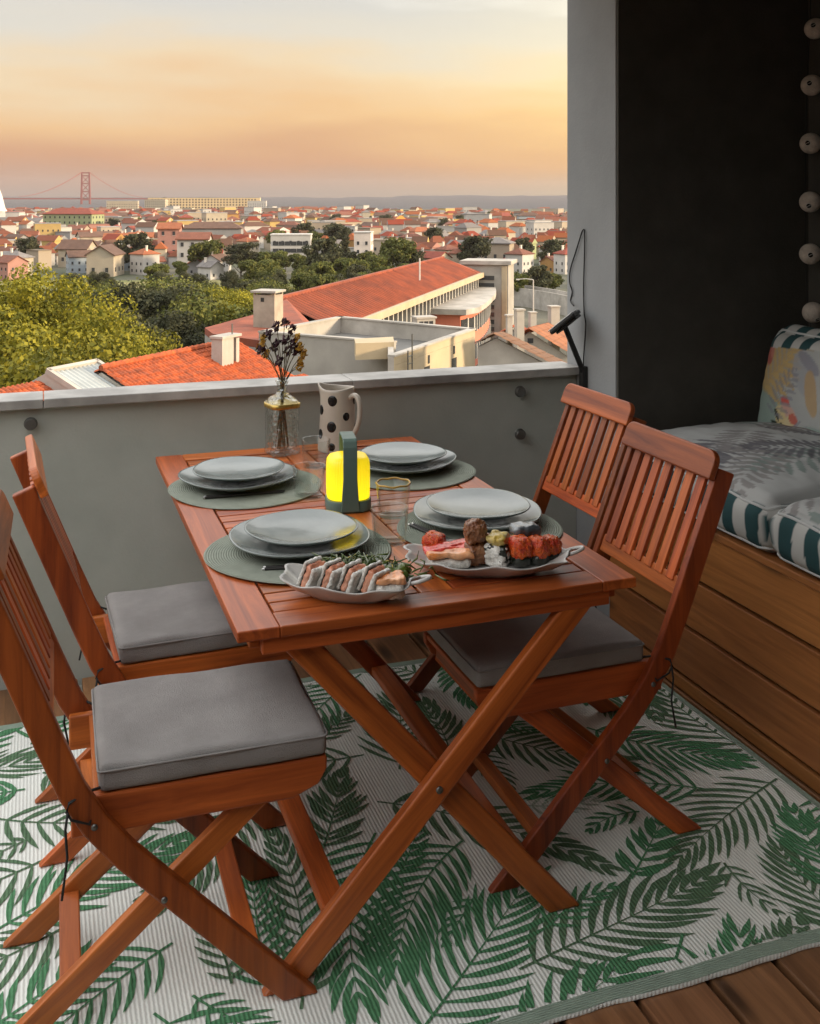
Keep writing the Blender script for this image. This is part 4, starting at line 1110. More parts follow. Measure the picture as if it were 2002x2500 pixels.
# hills across the river
M['hill'] = mat('far_wooded_hill', (.018, .024, .034), 1.0, .3, .004)
hb = MB(); nh = 150
for j in range(7):
    t = j / 6
    for k in range(nh + 1):
        X_ = -3200 + 6800 * k / nh; D_ = 2300 + 4300 * t
        u_ = X_ / (D_ / FPX) + CX
        prof = 27 + 10 * mnoise.noise(Vector((k * .16, 1, 0))) + 5 * mnoise.noise(Vector((k * .6, 4, 0))) + (6 if u_ > 960 else -3)
        hgt = -24 + (prof + 24) * t ** 1.7
        hb.v.append(tuple(cw(X_, D_, hgt)))
hb.f = [(j * (nh + 1) + k, j * (nh + 1) + k + 1, (j + 1) * (nh + 1) + k + 1, (j + 1) * (nh + 1) + k) for j in range(6) for k in range(nh)]; hb.mi = [0] * len(hb.f)
o = hb.build('hills', M['hill'], None, smooth=True); tag(o, kind='structure')

M['fac'] = mat('rendered_facade', (1, 1, 1), .9, .10, .25, objcol=True)
M['roofc'] = mat('clay_roof', (1, 1, 1), .9, .22, .6, objcol=True)
M['pane'] = mat('dark_window_pane', (.035, .038, .042), .2, .3, 1.0)
M['trim'] = mat('white_trim', (.47, .45, .41), .8, .06, 2)
WC = {'white': (.66, .63, .59), 'cream': (.62, .53, .40), 'grey': (.40, .39, .38), 'yellow': (.62, .43, .16), 'pink': (.58, .30, .24), 'ochre': (.52, .29, .10), 'pale green': (.45, .50, .27), 'beige': (.50, .41, .31), 'pale blue': (.42, .48, .53)}
RCc = {'red': (.25, .050, .026), 'orange': (.33, .100, .036), 'rust': (.20, .068, .038), 'brown': (.135, .072, .048), 'grey': (.20, .18, .17)}
WC = {k: tuple(c * .64 for c in v) for k, v in WC.items()}; RCc = {k: tuple(c * .78 for c in v) for k, v in RCc.items()}
WINM = MB().box(-.42, .42, -.09, .0, -.62, .62)
WINM.cur = 1; WINM.box(-.50, .50, -.12, .0, -.72, -.622)
win_mesh = WINM.mesh('window', [M['pane'], M['trim']])
def house_meshes(w, d, h, roof, rh):
    wall = MB().box(-w / 2, w / 2, -d / 2, d / 2, -3, h)
    if roof == 'gable':
        wall.add([(-w / 2, -d / 2, h), (-w / 2, d / 2, h), (-w / 2, 0, h + rh * .93)], [(0, 1, 2)]); wall.add([(w / 2, -d / 2, h), (w / 2, d / 2, h), (w / 2, 0, h + rh * .93)], [(0, 2, 1)])
    e = .5; rm = MB()
    W2, D2 = w / 2 + e, d / 2 + e; z0 = h - .12
    if roof == 'gable':
        for (a, b) in ((0, 0),):
            top_ = [(-W2, -D2, z0), (W2, -D2, z0), (W2, 0, h + rh), (-W2, 0, h + rh), (W2, D2, z0), (-W2, D2, z0)]
            bot_ = [(x, y, z - .3) for x, y, z in top_]
            rm.add(top_ + bot_, [(0, 1, 2, 3), (3, 2, 4, 5), (7, 6, 9, 8), (8, 9, 11, 10), (0, 6, 7, 1), (5, 4, 10, 11), (0, 3, 9, 6), (3, 5, 11, 9), (1, 7, 8, 2), (2, 8, 10, 4)])
    elif roof == 'hip':
        k = min(D2 * .95, W2 * .9)
        top_ = [(-W2, -D2, z0), (W2, -D2, z0), (W2, D2, z0), (-W2, D2, z0), (-W2 + k, 0, h + rh), (W2 - k, 0, h + rh)]
        rm.add(top_ + [(-W2, -D2, z0 - .3), (W2, -D2, z0 - .3), (W2, D2, z0 - .3), (-W2, D2, z0 - .3)], [(0, 1, 5, 4), (1, 2, 5), (2, 3, 4, 5), (3, 0, 4), (0, 6, 7, 1), (1, 7, 8, 2), (2, 8, 9, 3), (3, 9, 6, 0), (6, 9, 8, 7)])
    else:
        rm.box(-W2 + .3, W2 - .3, -D2 + .3, D2 - .3, h + .002, h + .45)
    wins = []
    st = max(1, int(h / 3.1))
    for f_ in range(st):
        z = 1.7 + f_ * 3.05
        if z > h - .9: break
        for (n_, half, side) in ((max(1, int(w / 3.0)), d / 2, 0), (max(1, int(d / 3.4)), w / 2, 1)):
            ln = w if side == 0 else d
            for k in range(n_):
                s_ = -ln / 2 + ln * (k + .5) / n_
                if side == 0: wins += [((s_, -half, z), 0.0), ((s_, half, z), math.pi)]
                else: wins += [((half, s_, z), math.pi / 2), ((-half, s_, z), -math.pi / 2)]
    return wall.mesh('wall', M['fac']), rm.mesh('roof', M['roofc']), wins
def joined_windows(wins):
    B = MB()
    for (p, a) in wins:
        B.box(-.42, .42, -.09, .0, -.62, .62, Matrix.Translation(p) @ Matrix.Rotation(a, 4, 'Z'))
    return B.mesh('windows', M['pane'])
chim = MB().box(-.45, .45, -.35, .35, -1.0, 1.6); chim.box(-.55, .55, -.45, .45, 1.602, 1.8); chim = chim.mesh('chimney', M['fac'])
def put_house(meshes, joined, X_, D_, rz, wc, rc, label, group, near=False, chimneys=1, zoff=0.0, rs=rng, name='town_house'):
    wm, rm, wins = meshes
    t = thing(name, label, 'house', cw(X_, D_, terrain(X_, D_) + zoff), rz - TH, group)
    j = lambda c: tuple(min(1, max(0, v * f)) for v, f in zip(c, [rs.uniform(.88, 1.1)] * 3)) + (1,)
    o = link('wall', wm, t); o.color = j(wc)
    r = link('roof', rm, t); r.color = j(rc)
    if near:
        cl = t.matrix_world if False else None
        camdir = Vector((-X_, -D_, 0)).normalized()
        for (p, a) in wins:
            nrm = Vector((math.sin(a), -math.cos(a), 0)); nrm.rotate(Matrix.Rotation(rz, 3, 'Z'))
            if nrm.dot(camdir) > .05: link('window', win_mesh, t, loc=p, rot=(0, 0, a))
    elif joined is not None:
        o = link('windows', joined, t); o['kind'] = 'stuff'
    if chimneys and len(rm.vertices) > 8:
        zt = max(v.co.z for v in rm.vertices); xt = max(v.co.x for v in rm.vertices)
        c = link('chimney', chim, r, loc=(xt * rs.uniform(-.5, .5), rs.choice([-1, 1]) * .9, zt - .5)); c.color = (.62, .56, .48, 1)
    return t
TPL = []
for (w, d, h, rf_, rh) in [(8, 7, 5.2, 'gable', 2.3), (10, 8, 6.6, 'hip', 2.3), (13, 8, 7, 'gable', 2.5), (16, 9, 8.6, 'hip', 2.4), (9, 9, 9.2, 'hip', 2.2), (18, 9, 7.6, 'gable', 2.6), (12, 9, 10, 'flat', 0), (6.5, 6, 3.6, 'gable', 2.0), (15, 10, 12, 'flat', 0), (11, 7, 5, 'hip', 2.2)]:
    hm_ = house_meshes(w, d, h, rf_, rh); TPL.append((hm_, joined_windows(hm_[2]), max(w, d), rf_, w, h))

def zone(u):
    return ('far left' if u < 120 else 'below the bridge' if u < 300 else 'left of the cedar' if u < 500 else 'above the cedar' if u < 670 else
            'left of the cypress' if u < 830 else 'above the school' if u < 1040 else 'right of the school' if u < 1220 else 'beside the pillar')
def row(D): return 'nearest streets' if D < 420 else 'middle streets' if D < 640 else 'upper streets' if D < 1000 else 'skyline'
size = lambda w, h: 'tall ' if h >= 9 else 'long ' if w >= 15 else 'small ' if w <= 8 else ''
ORD = ['leftmost', 'second from left', 'third from left', 'fourth from left', 'fifth from left', 'sixth from left', 'seventh from left', 'eighth from left', 'ninth from left', 'tenth from left'] + ['%dth from left' % k for k in range(11, 80)]
taken = []   # (X, D, r)
def free(X_, D_, r): return all((X_ - a) ** 2 + (D_ - b) ** 2 > (r + c) ** 2 for a, b, c in taken)

# ---- landmark buildings first (camera-aligned X, D from the photograph)
def landmark(name, label, u, d, w, dep, h, roof, rh, wc, rc, rz=0.0, zbase=None, storey_bands=None, chimneys=0):
    X_ = (u - CX) * d / FPX
    hm_ = house_meshes(w, dep, h, roof, rh)
    t = put_house(hm_, joined_windows(hm_[2]) if d > 450 else None, X_, d, rz, wc, rc, label, None, near=d <= 450, chimneys=chimneys, name=name)
    if zbase is not None: t.location.z = zbase
    taken.append((X_, d, max(w, dep) * .55)); return t
landmark('apartment_block', 'long pale yellow apartment block with rows of windows on the skyline', 500, 1500, 158, 14, 17, 'flat', 0, WC['yellow'], WC['cream'], R(3), -11.5)
blk = landmark_last = bpy.data.objects['apartment_block']
for ch_ in list(blk.children):
    if ch_.name.startswith('windows'): bpy.data.objects.remove(ch_)
    elif ch_.name.startswith('wall'): ch_.color = (.60, .45, .26, 1)
B = MB()
for f_ in range(4):
    for k in range(34):
        B.box(-74 + k * 4.4, -72 + k * 4.4, -7.12, -7.001, 2.4 + f_ * 3.7, 4.3 + f_ * 3.7)
o = B.build('windows', M['pane'], blk); o['kind'] = 'stuff'
landmark('apartment_block', 'cream wing at the left end of the long yellow skyline block', 382, 1470, 30, 12, 14, 'flat', 0, WC['cream'], WC['cream'], R(-8), -11.0)
landmark('apartment_block', 'low white block at the right end of the long yellow skyline block', 628, 1480, 26, 10, 12, 'flat', 0, WC['white'], WC['white'], 0, -11.0)
landmark('apartment_block', 'pale blocky building right of the bridge tower on the skyline', 300, 1380, 40, 12, 12, 'flat', 0, WC['cream'], WC['white'], R(6), -11.0)
landmark('green_house', 'pale green house with red hipped roof at left', 180, 620, 32, 14, 13, 'hip', 3.2, WC['pale green'], RCc['red'], R(-14), -19.0)
landmark('gable_house', 'cream gabled house with brown roof at the edge of the field', 258, 300, 11, 7.6, 6.0, 'gable', 2.6, WC['cream'], RCc['brown'], R(90), -19.6)
landmark('low_house', 'low white house with orange tile roof beside the dark cedar', 475, 310, 9, 7, 6.5, 'gable', 1.8, WC['white'], RCc['rust'], R(2), -16.0)
landmark('pink_house', 'salmon pink house left of the dark cedar', 415, 350, 7, 8, 9.5, 'gable', 1.8, WC['pink'], RCc['orange'], R(6), -17.0)
landmark('modern_block', 'white modernist block with two dark ribbon windows', 712, 400, 15, 10, 13.5, 'flat', 0, WC['white'], WC['white'], R(2), -25.0)
landmark('slab_tower', 'pinkish white slab tower beside the tall cypress', 888, 380, 6, 9, 14.5, 'flat', 0, (.60, .52, .46), WC['white'], R(-4), -24.5)
landmark('beige_block', 'beige block right of the pinkish slab tower', 942, 400, 9.5, 9, 11, 'flat', 0, WC['beige'], WC['beige'], R(-10), -24.5)
landmark('orange_house', 'ochre house with bright orange pyramid roof amid the town', 978, 640, 11, 11, 10, 'hip', 4.5, WC['ochre'], (.55, .22, .03), R(8), -22.0)
landmark('grey_house', 'grey beige house with small windows right of the school', 1215, 330, 9, 8, 9, 'hip', 1.6, WC['beige'], RCc['grey'], R(-16), -20.5)
landmark('dormer_house', 'brown roofed house with dormers left of the cream gable', 190, 340, 10, 7, 5.2, 'gable', 2.8, WC['cream'], RCc['brown'], R(-12), -19.0)
landmark('grey_terrace', 'long grey terrace above the dark cedar', 520, 470, 26, 10, 9, 'hip', 2.6, WC['grey'], RCc['brown'], R(3), -19.5)
# ribbon windows of the modernist block
mb_ = [o for o in bpy.data.objects if o.name == 'modern_block'][0]
for k in range(2):
    for j in range(6):
        MB().box(-1.02, 1.02, -.14, -.002, -.72, .72).build('ribbon_window', M['pane'], mb_, loc=(-5.6 + 2.25 * j, -5.0 - .095, 9.0 + k * 2.7 - 1.2))
# church spire at the far left edge
M['spire'] = mat('white_spire', (.55, .53, .50), .8, .08, .3)
sp_ = thing('church_spire', 'white church spire cut by the left border', 'church', at(-4, 545, 700), 0)
MB().box(-4.2, 4.2, -4.2, 4.2, -8, 8).build('tower', M['spire'], sp_)
MB().lathe([(5.6, 8.002), (4.4, 10), (2.2, 19), (.05, 25)], 8).build('steeple', M['spire'], sp_)
# far round tower on the ridge
ft = MB().lathe([(12, -30), (12, 26), (9, 31), (1, 33)], 10).build('far_tower', M['hill'], None, loc=at(402, 500, 4300)); tag(ft, 'tiny distant tower standing up from the ridge right of the bridge', 'tower')

# ---- the rest of the town
rs = random.Random(21)
placed = 0; tries = 0
names_w = list(WC); wts = [8, 6, 3, 2, 1.6, 1.2, .5, 3, .6]
names_r = list(RCc); rwt = [5, 3, 5, 4, 1.5]
while placed < 285 and tries < 20000:
    tries += 1
    D_ = 285 * (1500 / 285) ** rs.random()
    u_ = rs.uniform(-60, 1440)
    # keep the wood behind the school and the park free
    if 560 < u_ < 1010 and D_ < 395: continue
    if u_ > 1040 and D_ < 300: continue
    dmax = 1500 if u_ < 900 else 1250 if u_ < 1150 else 1100
    if D_ > dmax: continue
    X_ = (u_ - CX) * D_ / FPX
    tp = rs.choices(TPL, [3, 4, 4, 3, 2, 3, 3.2 if D_ > 380 else .2, 2.5 if D_ < 420 else 1, 2.8 if D_ > 450 else 0, 3])[0]
    hs_ = .66 if D_ < 430 else .80 if D_ < 650 else 1.0
    r = tp[2] * (.43 if D_ < 500 else .50) * hs_
    if not free(X_, D_, r): continue
    taken.append((X_, D_, r))
    base = R(rs.choice([-14, 8, 30, -40])) + rs.uniform(-.12, .12) + (math.pi / 2 if rs.random() < .35 else 0)
    wc = rs.choices(names_w, wts)[0]; rc = rs.choices(names_r, rwt)[0]
    if tp[3] == 'flat': rc = 'grey'; wc = rs.choice(['white', 'cream', 'white', 'beige', 'yellow'])
    lab = f"{size(tp[4], tp[5])}{wc} house, {'flat' if tp[3] == 'flat' else rc + ' ' + tp[3] + 'ed'} roof, {row(D_)} {zone(u_)}".replace('hiped', 'hipped').replace('gableed', 'gabled')
    put_house(tp[0], tp[1], X_, D_, base, WC[wc], RCc[rc] if tp[3] != 'flat' else WC['grey'], lab, 'houses of the town', near=D_ < 370, chimneys=1 if D_ < 700 else 0, rs=rs).scale = (hs_, hs_, hs_)
    placed += 1
# ---- the uncountable rest of the far town: one mass of small houses
hv_, hf_, hc_ = [], [], []
def mass_house(X_, D_, w, dp, h, rh, rz, wc, rc):
    c_, s_ = math.cos(rz), math.sin(rz); zb = terrain(X_, D_); b = len(hv_)
    P_ = [(-w / 2, -dp / 2, -2), (w / 2, -dp / 2, -2), (w / 2, dp / 2, -2), (-w / 2, dp / 2, -2), (-w / 2, -dp / 2, h), (w / 2, -dp / 2, h), (w / 2, dp / 2, h), (-w / 2, dp / 2, h)]
    e = .4; k = dp * .42 if rz > .2 else .0
    P_ += [(-w / 2 - e, -dp / 2 - e, h + .02), (w / 2 + e, -dp / 2 - e, h + .02), (w / 2 + e, dp / 2 + e, h + .02), (-w / 2 - e, dp / 2 + e, h + .02), (-w / 2 - e + k, 0, h + (rh if rh > 1.86 else .1)), (w / 2 + e - k, 0, h + (rh if rh > 1.86 else .1))]
    for (x, y, z) in P_: hv_.append(tuple(cw(X_ + x * c_ - y * s_, D_ + x * s_ + y * c_, zb + z)))
    if rh < 1.86: rc = tuple(.5 * v for v in wc)
    for q_, cc_ in [((0, 1, 5, 4), wc), ((1, 2, 6, 5), wc), ((2, 3, 7, 6), wc), ((3, 0, 4, 7), wc), ((8, 9, 13, 12), rc), ((9, 10, 13), rc if k else wc), ((10, 11, 12, 13), rc), ((11, 8, 12), rc if k else wc)]:
        hf_.append(tuple(b + i for i in q_)); hc_.append(cc_)
n_ = 0; tries = 0
while n_ < 1350 and tries < 80000:
    tries += 1
    D_ = 330 * (1600 / 330) ** rs.random(); u_ = rs.uniform(-60, 1440)
    if rs.random() < .33: u_ = rs.uniform(1450, 2500) if rs.random() < .7 else rs.uniform(-500, -60); D_ = 130 * (1400 / 130) ** rs.random()
    if D_ > (1600 if u_ < 900 else 1350 if u_ < 1150 else 1300) or (560 < u_ < 1010 and D_ < 395): continue
    X_ = (u_ - CX) * D_ / FPX; w = rs.uniform(5, 9) if D_ < 500 else rs.uniform(7, 15)
    if not free(X_, D_, w * .5): continue
    taken.append((X_, D_, w * .5)); n_ += 1
    j_ = rs.uniform(.85, 1.1); wc = WC[rs.choices(names_w, wts)[0]]; rc = RCc[rs.choices(names_r, rwt)[0]]
    mass_house(X_, D_, w, w * .62, rs.uniform(3.5, 6) if D_ < 500 else rs.uniform(4, 9), rs.uniform(1.6, 2.6), R(rs.choice([-14, 8, 30, -40])) + (math.pi / 2 if rs.random() < .35 else 0), tuple(v * j_ for v in wc), tuple(v * j_ for v in rc))
me = bpy.data.meshes.new('far_town'); me.from_pydata(hv_, [], hf_)
at_ = me.color_attributes.new('print', 'FLOAT_COLOR', 'CORNER')
at_.data.foreach_set('color', np.array([(*hc_[p.index], 1.0) for p in me.polygons for _ in range(p.loop_total)], np.float32).ravel())
me.materials.append(attrmat('far_town_paint', 'print', .9, .0, 1)); me.update()
o = link('far_town', me); tag(o, 'packed mass of small far houses filling the town between the larger ones', 'town', None, 'stuff')
# ---- bridge
M['bridge'] = mat('red_bridge_steel', (.20, .030, .024), .7, .1, .05)
br = thing('suspension_bridge', 'red suspension bridge tower with cables on the horizon at left', 'bridge', cw((209 - CX) * 4100 / FPX, 4100, -45), -TH + R(4))
hb_ = 45 + EYE + 70 * 4100 / FPX      # tower top above its base
for s in (-1, 1):
    B = MB(); B.add([(s * 17 - 3.8, -4, 0), (s * 17 + 3.8, -4, 0), (s * 17 + 3.8, 4, 0), (s * 17 - 3.8, 4, 0), (s * 14 - 2.8, -3, hb_), (s * 14 + 2.8, -3, hb_), (s * 14 + 2.8, 3, hb_), (s * 14 - 2.8, 3, hb_)], [(0, 1, 5, 4), (1, 2, 6, 5), (2, 3, 7, 6), (3, 0, 4, 7), (4, 5, 6, 7)])
    B.build('tower_leg', M['bridge'], br)
zs = [50, 82, 114, 144]
for a, b in zip(zs[:-1], zs[1:]):
    for s in (-1, 1):
        beam('brace', (-15 * s, 0, a), (15 * s, 0, b), (0, 1, 0), 2.5 + s * .2, 2.6, M['bridge'], br, 0)
for z in zs + [hb_ - 3]: MB().box(-14, 14, -2, 2, z - 2.2, z + 2.2).build('cross_beam', M['bridge'], br)
for s in (-1, 1):
    for oy in (-1, 1):
        q = [(s * (14 + 150 * t), oy * 3 + s * 300 * t, hb_ - (hb_ - 62) * (1 - (1 - t) ** 1.7)) for t in [k / 16 for k in range(17)]]
        MB().tube(q, .75, 5).build('main_cable', M['bridge'], br)
MB().box(-400, 400, 3, 9, 52, 57).build('deck', M['bridge'], br)

# ================================================================== TREES
def leafmat(name, c1, c2):
    m = bpy.data.materials.new(name); m.use_nodes = True
    n = m.node_tree.nodes; l = m.node_tree.links; p = n['Principled BSDF']; p.inputs['Roughness'].default_value = .75; p.inputs['Specular IOR Level'].default_value = .2
    gi = n.new('ShaderNodeNewGeometry'); mx = n.new('ShaderNodeMix'); mx.data_type = 'RGBA'
    mx.inputs[6].default_value = (*c1, 1); mx.inputs[7].default_value = (*c2, 1)
    tcn = n.new('ShaderNodeTexCoord'); nn = n.new('ShaderNodeTexNoise'); nn.inputs['Scale'].default_value = .55; nn.inputs['Detail'].default_value = 2; l.new(tcn.outputs['Object'], nn.inputs['Vector'])
    nr_ = n.new('ShaderNodeMapRange'); nr_.inputs[1].default_value = .35; nr_.inputs[2].default_value = .65; nr_.inputs[3].default_value = -.35; nr_.inputs[4].default_value = .35; l.new(nn.outputs['Fac'], nr_.inputs[0])
    ad_ = n.new('ShaderNodeMath'); ad_.use_clamp = True; l.new(gi.outputs['Random Per Island'], ad_.inputs[0]); l.new(nr_.outputs[0], ad_.inputs[1]); l.new(ad_.outputs[0], mx.inputs[0])
    oi = n.new('ShaderNodeObjectInfo'); hv = n.new('ShaderNodeHueSaturation'); mr = n.new('ShaderNodeMapRange'); mr.inputs[3].default_value = .75; mr.inputs[4].default_value = 1.25
    l.new(oi.outputs['Random'], mr.inputs[0]); l.new(mr.outputs[0], hv.inputs['Value']); l.new(mx.outputs[2], hv.inputs['Color']); l.new(hv.outputs[0], p.inputs['Base Color'])
    tr = n.new('ShaderNodeBsdfTranslucent'); l.new(hv.outputs[0], tr.inputs[0]); ms = n.new('ShaderNodeMixShader'); ms.inputs[0].default_value = .22
    l.new(p.outputs[0], ms.inputs[1]); l.new(tr.outputs[0], ms.inputs[2]); l.new(ms.outputs[0], n['Material Output'].inputs[0])
    return m
M['lyel'] = leafmat('yellow_green_leaves', (.085, .090, .010), (.25, .22, .020))
M['lgrn'] = leafmat('mid_green_leaves', (.060, .075, .018), (.13, .13, .030))
M['ldrk'] = leafmat('dark_grey_green_leaves', (.032, .038, .020), (.080, .080, .038))
M['bark'] = mat('bark', (.07, .055, .04), .9, .25, 3, .3)
def crown_mesh(name, W_, H_, n_clump, n_leaf, leaf, m, seed, flat=1.0, shape='round'):
    """leaf-sized faces gathered in clumps spread through the crown's volume; base of the crown at z=0"""
    r_ = np.random.RandomState(seed); C_ = []
    while len(C_) < n_clump:
        q = r_.uniform(-1, 1, 3)
        if shape == 'cone':
            t = (q[2] + 1) / 2
            if math.hypot(q[0], q[1]) > (1 - t) ** .8 + .08: continue
        elif shape == 'flat':
            if math.hypot(q[0], q[1]) > 1 or q[2] < -.6: continue
        else:
            rr = np.linalg.norm(q)
            if rr > 1 or rr < .35: continue
        C_.append(q)
    C_ = np.array(C_) * np.array([W_ / 2, W_ / 2, H_ / 2]); rad = r_.uniform(.14, .26, n_clump) * W_ * min(1, (45 / n_clump) ** .4)
    ci = r_.randint(0, n_clump, n_leaf)
    dv = r_.normal(size=(n_leaf, 3)); dv /= np.linalg.norm(dv, axis=1, keepdims=True)
    rr = r_.uniform(.3, 1.15, (n_leaf, 1)) ** .6
    P_ = C_[ci] + dv * rr * rad[ci][:, None] * np.array([1, 1, .72 * flat])
    nrm = dv * .8 + r_.normal(size=(n_leaf, 3)) * .5; nrm /= np.linalg.norm(nrm, axis=1, keepdims=True)
    a = np.cross(nrm, r_.normal(size=(n_leaf, 3))); a /= np.linalg.norm(a, axis=1, keepdims=True); b = np.cross(nrm, a)
    s_ = leaf * r_.uniform(.45, 1.6, (n_leaf, 1))
    V = np.stack([P_ - a * s_ * .5, P_ + b * s_ * .32, P_ + a * s_ * .5, P_ - b * s_ * .32], 1).reshape(-1, 3)
    V[:, 2] += H_ / 2
    me = bpy.data.meshes.new(name); F_ = np.arange(4 * n_leaf).reshape(-1, 4)
    me.from_pydata(V.tolist(), [], F_.tolist()); me.materials.append(m); me.update(); return me, C_
def trunk_mesh(C_, H_, tr, base, seed):
    B = MB(); r_ = random.Random(seed)
    top_ = Vector((0, 0, tr + H_ * .55))
    B.tube([(0, 0, -base), (.1, 0, tr * .5), (0, .1, tr), top_], [.034 * (H_ + tr), .026 * (H_ + tr), .02 * (H_ + tr), .006 * (H_ + tr)], 7)
    for k in range(min(8, len(C_))):
        c = Vector(C_[k]) + Vector((0, 0, tr + H_ / 2)); s_ = Vector((0, 0, tr * r_.uniform(.8, 1.2)))
        B.tube([s_, s_.lerp(c, .5) + Vector((0, 0, -.2)), c], [.012 * (H_ + tr), .008 * (H_ + tr), .003 * (H_ + tr)], 5)
    return B.mesh('trunk', M['bark'])
TRE = {}
def tree_tpl(key, W_, H_, tr, m, ncl, nl, leaf, seed, flat=1.0, shape='round'):
    cm, C_ = crown_mesh('crown', W_, H_, ncl, nl, leaf, M[m], seed, flat, shape); TRE[key] = (cm, trunk_mesh(C_, H_, tr, 2, seed), tr, W_, H_)
tree_tpl('yel', 11, 11, 5, 'lyel', 100, 70000, .21, 1)
tree_tpl('yel2', 9, 8, 4, 'lyel', 46, 34000, .22, 2)
tree_tpl('drk', 10, 8, 6, 'ldrk', 38, 24000, .30, 3)
tree_tpl('drk2', 9, 9, 5, 'ldrk', 36, 22000, .30, 4)
tree_tpl('grn', 10, 8, 4, 'lgrn', 36, 20000, .32, 5)
tree_tpl('fgrn', 9, 7.5, 3, 'lgrn', 26, 5200, .75, 6)
tree_tpl('fdrk', 9, 8, 3, 'ldrk', 26, 5200, .75, 7)
tree_tpl('cedar', 15, 14, 3, 'ldrk', 44, 11000, .75, 8, .5, 'flat')
tree_tpl('cyp', 5, 16, 1, 'ldrk', 40, 6000, .6, 9, 1.4, 'cone')
tcount = {}
def tree(key, u, d, top_v, label, group, scale=None, rz=None, name='tree'):
    cm, tm, tr, W_, H_ = TRE[key]
    X_ = (u - CX) * d / FPX; zt = EYE - (top_v - HOR) * d / FPX; zb = terrain(X_, d)
    s_ = scale or max(.45, (zt - zb) / (tr + H_))
    t = thing(name, label, 'tree', cw(X_, d, zt - (tr + H_) * s_ * .97 if scale else zb), rz if rz is not None else rng.uniform(0, 6.28), group)
    t.scale = (s_, s_, s_)
    link('crown', cm, t, loc=(0, 0, tr)); link('trunk', tm, t)
    return t
tree('yel', 110, 66, 678, 'big yellow-green tree at the left edge', None, name='broadleaf_tree')
tree('yel2', 268, 70, 815, 'lower yellow-green crown right of the big left tree', None, name='broadleaf_tree')
tree('yel2', -20, 58, 790, 'yellow-green crown cut by the left border below the big tree', None, name='broadleaf_tree')
tree('yel2', 150, 52, 850, 'lowest yellow-green crown above the corrugated roof', None, name='broadleaf_tree')
gl_ = 'dark trees of the park'; belts = []
for k, (u, d, v, key) in enumerate([(255, 98, 712, 'drk'), (330, 95, 712, 'drk2'), (400, 98, 706, 'drk'), (465, 96, 715, 'drk2'), (300, 84, 770, 'drk2'), (380, 86, 775, 'drk'), (450, 88, 780, 'drk2'), (510, 92, 745, 'grn'), (350, 120, 700, 'grn'), (430, 125, 696, 'grn'), (210, 112, 712, 'grn')]):
    tree(key, u, d, v, ['leftmost dark tree of the park row', 'dark bare-branched tree in the park row', 'dark park tree below the cream gabled house', 'dark park tree left of the yellow-green bushes', 'low dark tree behind the big yellow-green tree', 'low dark tree in the middle of the park row', 'low dark tree above the orange roof ridge', 'mid green tree right of the dark park row', 'rounded green tree top behind the park row', 'rounded green tree top behind the right of the park row', 'green tree top just right of the big yellow-green tree'][k], gl_, name='park_tree')
for k, (u, d, v) in enumerate([(560, 112, 712), (605, 120, 716), (520, 108, 730)]):
    tree('yel2', u, d, v, ['yellow-green bushy tree left of the brick chimney', 'yellow-green treetop touching the brick chimney', 'yellow-green bush at the end of the dark park row'][k], 'yellow-green trees by the chimney', name='park_tree')
kb = 0
belt = random.Random(31)
while kb < 34:
    u_, D_ = belt.uniform(150, 690), belt.uniform(118, 225); X_ = (u_ - CX) * D_ / FPX
    if any((X_ - a) ** 2 + (D_ - b) ** 2 < 5.5 ** 2 for a, b in belts): continue
    belts.append((X_, D_)); kb += 1
    tree(belt.choice(['grn', 'drk', 'drk2', 'grn']), u_, D_, belt.uniform(698, 722), 'green tree in the belt between park and field', 'green belt before the field', name='belt_tree')
tree('cedar', 588, 285, 598, 'large dark spreading cedar in front of the town', None, name='cedar_tree')
tree('cyp', 842, 330, 548, 'tall dark cypress left of the slab tower', None, name='cypress_tree')
rs = random.Random(5); woods = []
k = 0
while k < 46:
    u_, D_ = rs.uniform(600, 1010), rs.uniform(185, 330)
    X_ = (u_ - CX) * D_ / FPX
    if any((X_ - a) ** 2 + (D_ - b) ** 2 < 7.0 ** 2 for a, b in woods): continue
    if u_ > 940 and D_ < 200: continue
    woods.append((X_, D_)); k += 1
    zt = -20 + rs.uniform(4.5, 7.5) + (D_ - 185) * .004
    tree(rs.choice(['fgrn', 'fgrn', 'fdrk']), u_, D_, HOR + (EYE - zt) * FPX / D_, 'green tree packed in the wood behind the school roof', 'wood behind the school', name='wood_tree')
labs = {}
for k in range(46):
    u_, D_ = rs.uniform(-30, 1400), rs.uniform(262, 900)
    if D_ < 300 and u_ < 420: D_ += 40
    X_ = (u_ - CX) * D_ / FPX
    zt = terrain(X_, D_) + rs.uniform(6.5, 12)
    tree(rs.choice(['fgrn', 'fdrk', 'fdrk']), u_, D_, HOR + (EYE - zt) * FPX / D_, f'dark green tree among houses, {row(D_)} {zone(u_)}', 'trees among the houses', name='town_tree')
for k, (u, d, v) in enumerate([(390, 280, 650), (370, 270, 655), (440, 290, 655), (1250, 215, 660), (1310, 225, 648), (1350, 240, 665), (1230, 250, 650)]):
    tree('fgrn' if k != 4 else 'fdrk', u, d, v, ['green tree at the field edge right of the cream gable', 'lower green tree at the field edge', 'green tree left of the dark cedar', 'tree just right of the school tower', 'dark round tree above the curved road', 'tree above the road nearest the pillar', 'smaller tree behind the street lamp'][k], 'trees at the park edge', name='park_tree')

